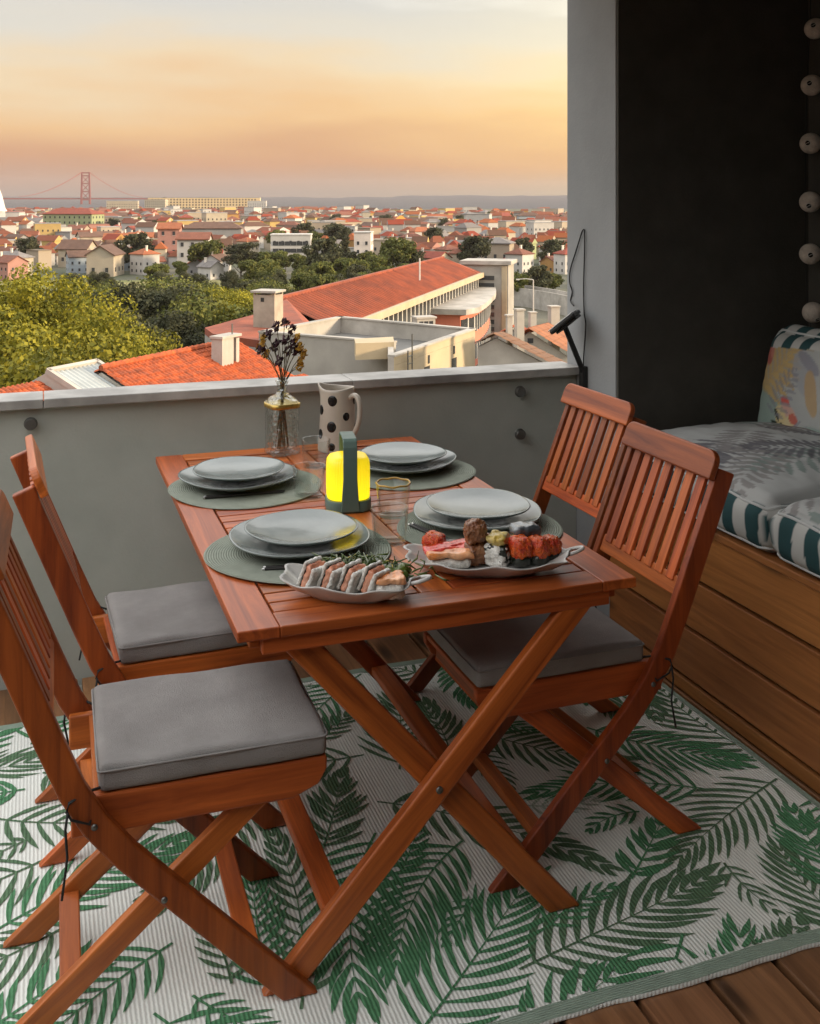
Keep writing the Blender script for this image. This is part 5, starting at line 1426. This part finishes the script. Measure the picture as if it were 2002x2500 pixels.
# ================================================================== SCHOOL with the long red roof
M['tile'] = mat('red_tile', (.25, .056, .022), .85, .22, .8, col2=(.185, .046, .023))
M['tileo'] = mat('orange_tile', (.37, .072, .015), .85, .42, 5.0, col2=(.25, .055, .018))
M['render'] = mat('cream_render', (.40, .32, .205), .9, .10, .6, .1, 30, col2=(.37, .31, .22))
M['renderg'] = mat('grey_render', (.32, .30, .265), .9, .14, .5, .1, 30, col2=(.26, .245, .22))
M['redwall'] = mat('salmon_render', (.50, .16, .10), .9, .08, .6)
M['concrete'] = mat('roof_concrete', (.15, .142, .13), .95, .15, .5, .1, 20, col2=(.115, .11, .10))
M['offwhite'] = mat('offwhite_paint', (.38, .35, .31), .85, .16, .8, .05, 20, col2=(.29, .27, .235))
SZ = 1.6
def S(u, v, z0):   # unscaled z -> scaled world point (same pixel, 1.6 times as far)
    d = (EYE - z0) * FPX / (v - HOR) * SZ
    return at(u, v, d)
rA, rB = S(690, 727, -4.0), S(1085, 628, -4.0)          # ridge near / far
eA, eB = S(890, 775, -5.5), S(1166, 667, -5.5)          # visible eave
ax = (rB - rA); ax.z = 0; axl = ax.length; ax.normalize(); pp = Vector((ax.y, -ax.x, 0))   # pp: towards the visible side
half = ((eA - rA).dot(pp) + (eB - rB).dot(pp)) / 2
zr, ze = (rA.z + rB.z) / 2, (eA.z + eB.z) / 2
sc = thing('school_building', 'long school building with red tiled roof, pinkish wing and white window fins', 'school', (rA.x, rA.y, -20))
mwS = Matrix(((ax.x, pp.x, 0, 0), (ax.y, pp.y, 0, 0), (0, 0, 1, 0), (0, 0, 0, 1)))
sc.matrix_world = Matrix.Translation((rA.x, rA.y, -20.5)) @ mwS      # local x along the ridge, y towards the visible eave
zr += 20.5; ze += 20.5; Lr = axl; x0 = -2.0
eo = half
over = .9
rb = MB()
rb.add([(x0, 0, zr), (Lr - 1.0, 0, zr), (Lr + eo * .35, eo, ze), (x0, eo, ze), (Lr + eo * .35, -eo, ze), (x0, -eo, ze)], [(0, 3, 2, 1), (0, 1, 4, 5), (1, 2, 4)])
rb.add([(x0, eo, ze - .3), (Lr + eo * .35, eo, ze - .3), (Lr + eo * .35, -eo, ze - .3), (x0, -eo, ze - .3)], [(0, 1, 2, 3)])
rb.build('roof', M['tile'], sc)
rc_ = MB()
ncol = int((Lr - x0) / .9)
for k in range(ncol):      # tile ribs running down the slope
    xx = x0 + .3 + k * .9
    if xx > Lr + eo * .3: break
    t0 = max(0.0, (xx - (Lr - 1.0)) / (eo * .35 + 1.0))
    a = Vector((xx, eo * t0, zr + (ze - zr) * t0 + .03)); b = Vector((xx, eo, ze + .03))
    rc_.add([a + Vector((-.14, 0, 0)), b + Vector((-.14, 0, 0)), b + Vector((0, 0, .13)), a + Vector((0, 0, .13)), b + Vector((.14, 0, 0)), a + Vector((.14, 0, 0))], [(0, 1, 2, 3), (3, 2, 4, 5)])
o = rc_.build('tile_ribs', M['tile'], sc); o['kind'] = 'stuff'
MB().box(x0, Lr - 1.0, -.22, .22, zr - .05, zr + .22).build('ridge_tiles', M['tile'], sc)
MB().box(x0, Lr + eo * .35, eo - .1, eo + .45, ze - .75, ze - .02).build('eave_gutter', M['render'], sc)
MB().box(x0, Lr + eo * .30, -eo + over, eo - over, 0, ze - .32).build('wall', M['render'], sc)
wy = eo - over
fin = MB().box(-.16, .16, 0, .55, 0, 3.0).mesh('window_fin', M['trim']); pn = MB().box(-.95, .95, .0, .06, 0, 2.5).mesh('window', M['pane'])
for k in range(40):
    xx = 2 + k * 2.0
    if xx > Lr + eo * .2: break
    for st_ in range(2):
        link('window', pn, sc, loc=(xx + 1.0, wy + .002, ze - 3.6 - st_ * 4.2)); link('window_fin', fin, sc, loc=(xx, wy + .002, ze - 4.0 - st_ * 4.2))
# projecting salmon wing with rounded flat roof and window bands
xw0, xw1 = Lr * .55, Lr + eo * .25
wv = MB(); outline = [(xw0, wy + .01), (xw0, wy + 4.2), (xw0 + 3.5, wy + 5.2)] + [(xw0 + 3.5 + (xw1 - xw0 - 3.5) * t, wy + 5.2 - 3.0 * t * t) for t in (.2, .4, .6, .8, 1.0)] + [(xw1, wy + .01)]
wv.prism(outline, 0, ze - 3.0).build('wing_wall', M['redwall'], sc)
ol2 = [(x + (.8 if i > len(outline) / 2 else -.8), y + (.9 if y > wy + 1 else 0)) for i, (x, y) in enumerate(outline)]
MB().prism(ol2, ze - 2.99, ze - 2.3).build('wing_roof', M['offwhite'], sc)
for i in range(1, len(outline) - 2):
    a, b = Vector((*outline[i], 0)), Vector((*outline[i + 1], 0))
    mw_, ln = frame(a, b, Vector((0, 1, 0)))
    n_ = max(1, int(ln / 1.7))
    for st_ in range(2):
        for k in range(n_):
            q0, q1 = ln * (k + .08) / n_, ln * (k + .92) / n_
            MB().box(q0, q1, .01, .10, -.9, 1.0).build('window', M['pane'], sc, mw=Matrix.Translation((0, 0, ze - 4.7 - st_ * 3.6)) @ mw_)
            MB().box(q1 + .02, q1 + .14 * ln / n_, .01, .22, -1.0, 1.1).build('window_mullion', M['trim'], sc, mw=Matrix.Translation((0, 0, ze - 4.7 - st_ * 3.6)) @ mw_)
# stair tower at the far end
stx = Lr + eo * .35
MB().box(stx + .3, stx + 6.5, eo - 3.0, eo + 4.2, 0, ze + 1.2).build('stair_tower', M['renderg'], sc)
MB().box(stx - .1, stx + 7.0, eo - 3.5, eo + 4.7, ze + 1.21, ze + 1.8).build('tower_roof', M['offwhite'], sc)
for k in range(8):
    MB().box(stx + .18, stx + .298, eo - .6, eo + 2.0, ze - 1.2 - k * 1.15, ze - .55 - k * 1.15).build('stair_slit', M['pane'], sc)
MB().box(stx + .1, stx + .298, eo + 3.2, eo + 4.0, 0, ze + 1.0).build('corner_strip', M['render'], sc)
MB().tube([(Lr * .55, eo * .65, ze + 1.2), (Lr * .55, eo * .65, ze + 4.0)], .10, 6).build('roof_aerial', M['trim'], sc)

# brick chimney building with the dark red slope, left of the school
M['bricky'] = mat('stained_brick_render', (.36, .31, .245), .9, .15, 1.2, .1, 20, col2=(.27, .23, .185))
ch = thing('chimney_stack', 'tall square chimney with slab cap and small vents behind the vase flowers', 'chimney', at(655, 800, 78), -TH + R(-18))
hh = 90 * 78 / FPX
MB().box(-.86, .86, -.75, .75, -6, hh - .25).build('shaft', M['bricky'], ch)
MB().box(-1.02, 1.02, -.92, .92, hh - .08, hh + .07).build('cap_slab', M['offwhite'], ch)
for sx in (-1, 1):
    for sy in (-1, 1): MB().box(sx * .78 - .08, sx * .78 + .08, sy * .66 - .08, sy * .66 + .08, hh - .249, hh - .081).build('cap_post', M['bricky'], ch)
MB().box(-.25, .02, -.77, -.7505, hh - .75, hh - .45).build('vent', M['pane'], ch)
wg = thing('low_red_roof', 'dull red tile slope between the park trees and the flat grey building', 'roof', (0, 0, 0))
q = [at(500, 800, 80), at(640, 762, 90), at(700, 730, 95), at(760, 790, 88), at(770, 830, 72), at(640, 832, 70), at(520, 815, 74)]
MB().add(q + [p_ - Vector((0, 0, .5)) for p_ in q], [tuple(range(7)), tuple(range(13, 6, -1))] + [(i, 7 + i, 7 + (i + 1) % 7, (i + 1) % 7) for i in range(7)]).build('tile_slope', M['tile'], wg)
MB().add([p_ - Vector((0, 0, .52)) for p_ in q] + [Vector((p_.x, p_.y, -20)) for p_ in q], [(i, 7 + i, 7 + (i + 1) % 7, (i + 1) % 7) for i in range(7)]).build('wall', M['renderg'], wg)

# ================================================================== FLAT-ROOFED BUILDING
def poly_wall(B, pts, z0, z1):
    n_ = len(pts); B.add([(p_.x, p_.y, z0) for p_ in pts] + [(p_.x, p_.y, z1) for p_ in pts], [(i, (i + 1) % n_, n_ + (i + 1) % n_, n_ + i) for i in range(n_)]); return B
fb_ = thing('flat_roof_building', 'cream and grey flat-roofed building with parapet and roof ladder just below the terrace', 'building', (0, 0, 0))
zf = -6.35      # parapet top
def onz(u, v, z): return at(u, v, (EYE - z) * FPX / (v - HOR))
A_ = onz(632, 812, zf); B_ = onz(830, 775, zf); C_ = onz(1160, 805, zf); D_c = onz(1165, 818, zf)
E_ = onz(962, 872, zf); F_ = onz(960, 838, zf); G_ = onz(700, 828, zf)
# outline: back edge A-B-C, right D, front: cream facade D-E, step E-F, grey wall F-G-A
ring_ = [A_, B_, C_, E_, F_]
inner = Vector((sum(p_.x for p_ in ring_) / 5, sum(p_.y for p_ in ring_) / 5, zf))
def wframe(a, b):
    """upright wall frame from a to b; sg: +1 when local +y points into the building"""
    x_ = Vector((b.x - a.x, b.y - a.y, 0)); ln = x_.length; x_.normalize(); y_ = Vector((-x_.y, x_.x, 0))
    sg = 1 if y_.dot(Vector((inner.x - a.x, inner.y - a.y, 0))) > 0 else -1
    return Matrix(((x_.x, y_.x, 0, a.x), (x_.y, y_.y, 0, a.y), (0, 0, 1, 0), (0, 0, 0, 1))), ln, sg
def ybox(B, x0, x1, y0, y1, z0, z1, sg):
    return B.box(x0, x1, min(y0 * sg, y1 * sg), max(y0 * sg, y1 * sg), z0, z1)
def para(name, a, b, m, th=.32, h=1.05, z=zf, cap=True):
    mw_, ln, sg = wframe(a, b)
    ybox(MB(), .0, ln, 0, th, z - h, z, sg).build(name, M[m], fb_, mw=mw_)
    if cap: ybox(MB(), -.02, ln + .02, -.06, th + .06, z + .001, z + .10, sg).build('coping', M['offwhite'], fb_, mw=mw_)
para('parapet', A_, B_, 'offwhite'); para('parapet', B_, C_, 'offwhite')
para('parapet', C_, E_, 'render', .3, .42); 
def facade(name, a, b, m, z1, z0=-20.0, th=.3):
    mw_, ln, sg = wframe(a, b)
    ybox(MB(), 0, ln, 0.002, th, z0, z1, sg).build(name, M[m], fb_, mw=mw_); return mw_, ln, sg
mwF, lnF, sgF = facade('cream_facade', C_, E_, 'render', zf - .43)
facade('step_wall', E_, F_, 'offwhite', zf + .0)
facade('grey_wall', F_, A_, 'renderg', zf - .12)
para('parapet', F_, A_, 'offwhite', .34, .118)
rq = [Vector((p_.x + (inner.x - p_.x) * .035, p_.y + (inner.y - p_.y) * .035, zf - .95)) for p_ in ring_]
MB().add(rq + [p_ - Vector((0, 0, .3)) for p_ in rq], [tuple(range(5)), tuple(range(9, 4, -1))] + [(i, 5 + i, 5 + (i + 1) % 5, (i + 1) % 5) for i in range(5)]).build('roof_deck', M['concrete'], fb_)
# windows and slots in the cream facade (x runs from the far corner C to the near corner E)
for (fx, w, h, z) in [(.30, .75, 1.0, -1.72), (.64, .75, 1.0, -1.60)]:
    wx = lnF * fx
    o = ybox(MB(), wx - w / 2, wx + w / 2, -.03, .0, zf + z - h / 2, zf + z + h / 2, sgF).build('window', M['pane'], fb_, mw=mwF)
    ybox(MB(), wx - w / 2 - .08, wx + w / 2 + .08, -.10, .0, zf + z - h / 2 - .13, zf + z - h / 2 - .003, sgF).build('sill', M['offwhite'], o)
for fx in (.30, .62):
    wx = lnF * fx; ybox(MB(), wx - .12, wx + .12, -.03, .0, zf - .98, zf - .52, sgF).build('vent_slot', M['pane'], fb_, mw=mwF)
# roof chimney box
cpos = onz(1035, 823, zf - .95)
cb_ = thing('roof_vent_box', 'small white vent box standing on the flat roof', 'vent', cpos, -TH + R(20))
MB().box(-.62, .62, -.45, .45, 0, 1.25).build('body', M['offwhite'], cb_)
MB().box(-.70, .70, -.53, .53, 1.251, 1.36).build('cap', M['offwhite'], cb_)
for k in range(3): MB().box(-.48 + k * .34, -.22 + k * .34, -.47, -.4505, .86, 1.08).build('vent_hole', M['pane'], cb_)
# raised slab on the roof edge by the grey wall
sl_q = [onz(865, 827, zf + .25), onz(960, 822, zf + .25), onz(962, 835, zf + .25), onz(868, 838, zf + .25)]
tk = thing('roof_upstand', 'low cream upstand at the corner of the flat roof', 'roof part', (0, 0, 0))
MB().add(sl_q + [p_ - Vector((0, 0, .9)) for p_ in sl_q], [(0, 1, 2, 3), (7, 6, 5, 4)] + [(i, 4 + i, 4 + (i + 1) % 4, (i + 1) % 4) for i in range(4)]).build('upstand', M['render'], tk)
# steel ladder on the cream facade near the step
ld = thing('roof_ladder', 'thin dark steel ladder with platform against the cream facade', 'ladder', (0, 0, 0))
ld.matrix_world = mwF
lx = lnF * .885
for s in (-.28, .28): MB().tube([(lx + s, -.28 * sgF, zf - 4.5), (lx + s, -.28 * sgF, zf + (1.0 if s < 0 else .2))], .035, 6).build('rail', M['steel'], ld)
for k in range(12): MB().tube([(lx - .28, -.28 * sgF, zf - 4.3 + k * .38), (lx + .28, -.28 * sgF, zf - 4.3 + k * .38)], .03, 6).build('rung', M['steel'], ld)

# ================================================================== NEAR ROOFS
def tile_slope(name, a, b, c, d, m, parent, pitch=.23, course=.36):
    """barrel-tiled slope: a-b eave (left,right), d-c ridge (left,right)"""
    a, b, c, d = map(Vector, (a, b, c, d)); w = max((b - a).length, (c - d).length); h = max((d - a).length, (c - b).length)
    nc, nr = max(4, int(w / pitch)), max(3, int(h / course)); B = MB(); per = 6
    nrm = (b - a).cross(d - a).normalized()
    if nrm.z < 0: nrm = -nrm
    for r in range(nr):
        for e in (0, 1):
            t = (r + e) / nr
            for i in range(nc * per + 1):
                s_ = i / (nc * per); p_ = a.lerp(b, s_).lerp(d.lerp(c, s_), t)
                ph = (i % per) / per; hgt = abs(math.sin(math.pi * ph)) * .075 + (.035 if e == 0 else .0)
                B.v.append(tuple(p_ + nrm * hgt))
    row_ = nc * per + 1
    for r in range(nr):
        o_ = r * 2 * row_
        for i in range(row_ - 1): B.f.append((o_ + i, o_ + i + 1, o_ + row_ + i + 1, o_ + row_ + i))
        if r:
            for i in range(row_ - 1): B.f.append((o_ - row_ + i, o_ - row_ + i + 1, o_ + i + 1, o_ + i))
    B.mi = [0] * len(B.f)
    o = B.build(name, m, parent, smooth=False, recalc=False); o['kind'] = 'stuff'
    return o
# orange tiled house: visible slope faces the terrace
oh = thing('orange_roof_house', 'house with bright orange barrel-tiled roof right below the parapet', 'house', (0, 0, 0))
zr_ = -5.3
r1, r2 = onz(250, 902, zr_), onz(585, 832, zr_)
ridge = (r2 - r1).normalized(); dn = Vector((ridge.y, -ridge.x, 0)); dn = dn if dn.dot(Vector((r1.x, r1.y, 0))) < 0 else -dn
drop = Vector((0, 0, -2.3)); ev = dn * 5.0 + drop
r1b = r1 - ridge * .1; r2b = r2 - ridge * .2
tile_slope('tile_courses', r1b + ev, r2b + ev, r2b, r1b, M['tileo'], oh)
bk = -dn * 5.0 + drop
tile_slope('tile_courses', r2b + bk, r1b + bk, r1b, r2b, M['tileo'], oh)
B = MB()
for k in range(int((r2b - r1b).length / .4)):
    p_ = r1b + ridge * (.4 * k + .2); B.tube([p_ - ridge * .19 + Vector((0, 0, .07)), p_ + ridge * .23 + Vector((0, 0, .10))], [.13, .15], 8)
o = B.build('ridge_tiles', M['tileo'], oh); o['kind'] = 'stuff'
B = MB(); pts_ = [r1b + ev * .93, r2b + ev * .93, r2b + bk * .93, r1b + bk * .93]
for p_ in pts_: p_.z -= .1
poly_wall(B, pts_, -20, pts_[0].z - .05).build('wall', M['offwhite'], oh)
for rr_, s_ in ((r1b, 1), (r2b, -1)):
    q = [rr_ + ridge * .06 * s_ + ev * .93, rr_ + ridge * .06 * s_, rr_ + ridge * .06 * s_ + bk * .93]; q = [p_ - Vector((0, 0, .12)) for p_ in q]
    MB().add(q, [(0, 1, 2)]).build('gable', M['offwhite'], oh)
# chimney pair through the orange roof
cc = onz(530, 842, zr_ + .1); 
cc = onz(512, 846, zr_ + .1)
ck = thing('roof_chimney', 'white rendered double chimney rising through the orange tiled roof', 'chimney', cc + dn * .9 + Vector((0, 0, -.6)), math.atan2(ridge.y, ridge.x))
ck.scale = (.66, .66, .8)
MB().box(-1.05, .30, -.45, .45, -1.2, 1.35).build('stack', M['offwhite'], ck)
MB().box(.68, 1.05, -.40, .40, -1.2, 1.25).build('flue', M['offwhite'], ck)
MB().box(-1.15, 1.15, -.55, .55, 1.36, 1.50).build('cap', M['offwhite'], ck)
MB().tube([(.48, -.2, -.9), (.48, -.2, 2.1)], .05, 8).build('pipe', M['steel'], ck)
# corrugated dormer at left
M['zinc'] = mat('weathered_zinc', (.33, .35, .34), .55, .12, 1.0, metal=.25)
dz = thing('corrugated_dormer', 'grey corrugated sheet roof with white edge beside the orange tiles', 'roof', (0, 0, 0))
zd = -5.2
t1, t2 = onz(118, 908, zd), onz(236, 885, zd); ed = (t2 - t1).normalized(); dd = Vector((ed.y, -ed.x, 0)); dd = dd if dd.dot(t1) < 0 else -dd
b1, b2 = t1 + dd * 3.6 + Vector((0, 0, -1.5)), t2 + dd * 3.6 + Vector((0, 0, -1.5))
B = MB(); nn_ = 44; nr = (t2 - t1).cross(b1 - t1).normalized(); nr = nr if nr.z > 0 else -nr
for i in range(nn_ + 1):
    s_ = i / nn_; hgt = .05 if i % 4 in (1, 2) else 0
    B.v += [tuple(t1.lerp(t2, s_) + nr * hgt), tuple(b1.lerp(b2, s_) + nr * hgt)]
B.f = [(2 * i, 2 * i + 1, 2 * i + 3, 2 * i + 2) for i in range(nn_)]; B.mi = [0] * nn_
B.build('sheet', M['zinc'], dz, recalc=False)
bt1 = t1 - dd * 3.0 + Vector((0, 0, -1.5)); bt2 = t2 - dd * 3.0 + Vector((0, 0, -1.5))
MB().add([t1, t2, bt2, bt1], [(0, 1, 2, 3)]).build('back_sheet', M['zinc'], dz)
for (p_, q_) in ((t1, b1), (t2, b2), (t1, t2)):
    mw_, ln = frame(p_, q_, nr); MB().box(-.05, ln + .05, -.08, .13, -.10, .10).build('edge_trim', M['offwhite'], dz, mw=mw_)
MB().add([t1 - ed * .05, b1 - ed * .05, bt1 - ed * .05], [(0, 1, 2)]).build('gable', M['offwhite'], dz)
B = MB(); poly_wall(B, [b1, b2, bt2, bt1], -20, b1.z - .06).build('wall', M['offwhite'], dz)
# small orange corner roof at far left
so_ = thing('orange_corner_roof', 'strip of orange barrel tiles at the left edge above the parapet', 'roof', (0, 0, 0))
s1, s2 = onz(-60, 962, -5.6), onz(124, 925, -5.6); sd_ = (s2 - s1).normalized(); sn = Vector((sd_.y, -sd_.x, 0)); sn = sn if sn.dot(s1) < 0 else -sn
tile_slope('tile_courses', s1 + sn * 4 + Vector((0, 0, -1.7)), s2 + sn * 4 + Vector((0, 0, -1.7)), s2, s1, M['tileo'], so_)
B = MB(); poly_wall(B, [s1 + sn * 3.8, s2 + sn * 3.8, s2, s1], -20, -7.5).build('wall', M['offwhite'], so_)
# orange scrap of roof beside the grey wall
s1, s2 = onz(690, 925, -6.6), onz(742, 914, -6.6); sd_ = (s2 - s1).normalized(); sn = Vector((sd_.y, -sd_.x, 0)); sn = sn if sn.dot(s1) < 0 else -sn
sr = thing('orange_roof_corner', 'corner of an orange tiled roof behind the vase neck', 'roof', (0, 0, 0))
tile_slope('tile_courses', s1 - sd_ * 1.5 + sn * 3 + Vector((0, 0, -1.3)), s2 + sd_ * .8 + sn * 3 + Vector((0, 0, -1.3)), s2, s1 - sd_ * 1.5, M['tileo'], sr)
B = MB(); poly_wall(B, [s1 - sd_ * 1.4 + sn * 2.9, s2 + sd_ * .7 + sn * 2.9, s2, s1 - sd_ * 1.4], -20, -8.0).build('wall', M['offwhite'], sr)

# right-hand gabled houses
M['tilebr'] = mat('brown_tile', (.17, .085, .045), .9, .2, 1.5, col2=(.12, .065, .04))
M['tilebr2'] = mat('faded_orange_tile', (.28, .11, .05), .9, .2, 1.5, col2=(.20, .085, .045))
def wall_poly(B, pix, d_, depth):
    """upright wall whose outline is given by photo pixels at one depth, thickened away from the viewer"""
    f_ = cw(0, 1); P_ = [at(u_, v_, d_) for u_, v_ in pix]; n_ = len(P_)
    return B.add(P_ + [p_ + f_ * depth for p_ in P_], [tuple(range(n_)), tuple(range(2 * n_ - 1, n_ - 1, -1))] + [(i, n_ + i, n_ + (i + 1) % n_, (i + 1) % n_) for i in range(n_)])
def low(u_, d_): return (u_, HOR + (EYE + 20) * FPX / d_)
t = thing('gable_house_near', 'grey-white house with a brown tiled verge between the flat roof and the pillar', 'house', (0, 0, 0))
wall_poly(MB(), [(1168, 848), (1212, 826), (1352, 900), low(1352, 50), low(1168, 50)], 50, .4).build('wall', M['offwhite'], t)
f_ = cw(0, 1)
a_, b_ = at(1205, 815, 49.6), at(1368, 899, 49.6); a2, b2 = at(1228, 812, 56), at(1392, 893, 56)
tile_slope('tile_courses', b_, b2, a2, a_, M['tilebr'], t, .3, .5)
a2 = at(1160, 840, 49.6); b2 = at(1165, 838, 56)
tile_slope('tile_courses', a2, b2, at(1228, 812, 56), a_, M['tilebr'], t, .3, .5)
t = thing('gable_house_near', 'white gabled house with orange-brown roof and small window by the pillar', 'house', (0, 0, 0))
w_ = wall_poly(MB(), [(1256, 834), (1293, 811), (1392, 874), low(1392, 62), low(1256, 62)], 62, .4).build('wall', M['offwhite'], t)
a_, b_ = at(1291, 802, 61.6), at(1405, 872, 61.6); a2, b2 = at(1352, 786, 78), at(1440, 838, 78)
tile_slope('tile_courses', b_, b2, a2, a_, M['tilebr2'], t, .3, .5)
tile_slope('tile_courses', at(1248, 830, 61.6), at(1318, 806, 78), a2, a_, M['tileo'], t, .3, .5)
wall_poly(MB(), [(1288, 826), (1302, 826), (1302, 838), (1288, 838)], 61.97, .028).build('window', M['pane'], t)
t = thing('gable_house_near', 'small house with orange roof just right of the school tower', 'house', (0, 0, 0))
wall_poly(MB(), [(1218, 820), (1250, 803), (1268, 816), low(1268, 74), low(1218, 74)], 74, .4).build('wall', M['offwhite'], t)
tile_slope('tile_courses', at(1210, 818, 73.6), at(1240, 812, 86), at(1262, 792, 86), at(1250, 797, 73.6), M['tileo'], t, .3, .5)
tile_slope('tile_courses', at(1276, 815, 73.6), at(1290, 806, 86), at(1262, 792, 86), at(1250, 797, 73.6), M['tileo'], t, .3, .5)
for (u, v, d, w, h, lab) in [(1268, 815, 60, .22, 1.35, 'white square chimney in front of the orange roof right of the school'), (1352, 782, 74, .32, .95, 'stubby grey chimney near the pillar'), (1243, 822, 56, .14, 1.1, 'slim white flue at the corner of the flat roof'), (1300, 800, 84, .25, 1.2, 'small pale chimney behind the small orange roof')]:
    t = thing('chimney_stack', lab, 'chimney', at(u, v, d), -TH + R(15))
    MB().box(-w, w, -w, w, -3, h).build('shaft', M['offwhite'], t); MB().box(-w - .06, w + .06, -w - .06, w + .06, h + .001, h + .09).build('cap_slab', M['offwhite'], t)

# ================================================================== CURVED ROAD and street lamp
M['asphalt'] = mat('pale_worn_asphalt', (.20, .195, .19), .9, .1, .3)
cen = [(1195, 705, ), (1240, 707), (1290, 712), (1340, 720), (1400, 732)]
B = MB(); rp = [onz(u, v, -17.0) for u, v in cen]
for p_ in rp:
    f_ = Vector((p_.x, p_.y, 0)).normalized()
    B.v += [tuple(p_ - f_ * 4), tuple(p_ + f_ * 4)]
B.f = [(2 * i, 2 * i + 1, 2 * i + 3, 2 * i + 2) for i in range(len(rp) - 1)]; B.mi = [0] * len(B.f)
o = B.build('road', M['asphalt'], None, recalc=False); tag(o, kind='structure')
B = MB()
for off, hh_ in ((-4.15, .9), (4.15, .9)):
    for i in range(len(rp) - 1):
        fa, fb2 = Vector((rp[i].x, rp[i].y, 0)).normalized(), Vector((rp[i + 1].x, rp[i + 1].y, 0)).normalized()
        a, b = rp[i] + fa * off, rp[i + 1] + fb2 * off
        mw_, ln = frame(a, b, Vector((0, 0, 1))); bb = MB().box(0, ln, -3.0, hh_, -.12, .12, mw_); B.add(bb.v, bb.f)
o = B.build('road_barrier', M['offwhite'], None); tag(o, 'pale concrete barrier lining the curved road near the pillar', 'barrier')
lp = thing('street_lamp', 'tall pale street lamp with a single arm beside the curved road', 'street lamp', onz(1302, 790, -17.5), 0)
hL = 107 * (EYE + 17.5) / (790 - HOR) 
MB().tube([(0, 0, -3), (0, 0, hL)], [.14, .09], 8).build('pole', M['trim'], lp)
aL = Vector((-CT, ST, 0)) * 34 * ((EYE + 17.5) / (790 - HOR))
MB().tube([(0, 0, hL), tuple(aL * .5 + Vector((0, 0, hL + .15))), tuple(aL + Vector((0, 0, hL + .1)))], [.08, .07, .06], 8).build('arm', M['trim'], lp)
mw_, ln = frame(aL + Vector((0, 0, hL + .05)), aL * 1.22 + Vector((0, 0, hL + .05)), Vector((0, 0, 1)))
MB().box(0, ln, -.10, .08, -.16, .16).build('lamp_head', M['trim'], lp, mw=mw_)

# ================================================================== LABELS: tell look-alikes apart by their place from left to right
bylab = {}
bpy.context.view_layer.update()
for o in bpy.data.objects:
    if o.parent is None and o.get('group') in ('houses of the town', 'wood behind the school', 'trees among the houses', 'green belt before the field'):
        w_ = o.matrix_world.translation; d_ = w_.x * ST + w_.y * CT
        bylab.setdefault(o['label'], []).append(((w_.x * CT - w_.y * ST) / d_, o.name))
for lb, lst in bylab.items():
    if len(lst) < 2: continue
    for k, (_, nm_) in enumerate(sorted(lst)): bpy.data.objects[nm_]['label'] = lb + ', ' + ORD[k]
# ================================================================== HAZE
hz = MB().box(-6500, 9500, -1000, 9500, -75, 190).build('haze', None); hz.data.materials.clear()
mh = bpy.data.materials.new('evening_haze'); mh.use_nodes = True
n = mh.node_tree.nodes; l = mh.node_tree.links
n.remove(n['Principled BSDF']); pv = n.new('ShaderNodeVolumePrincipled')
pv.inputs['Color'].default_value = (.56, .50, .49, 1); pv.inputs['Density'].default_value = HAZE
l.new(pv.outputs[0], n['Material Output'].inputs['Volume'])
hz.data.materials.append(mh); hz['kind'] = 'stuff'
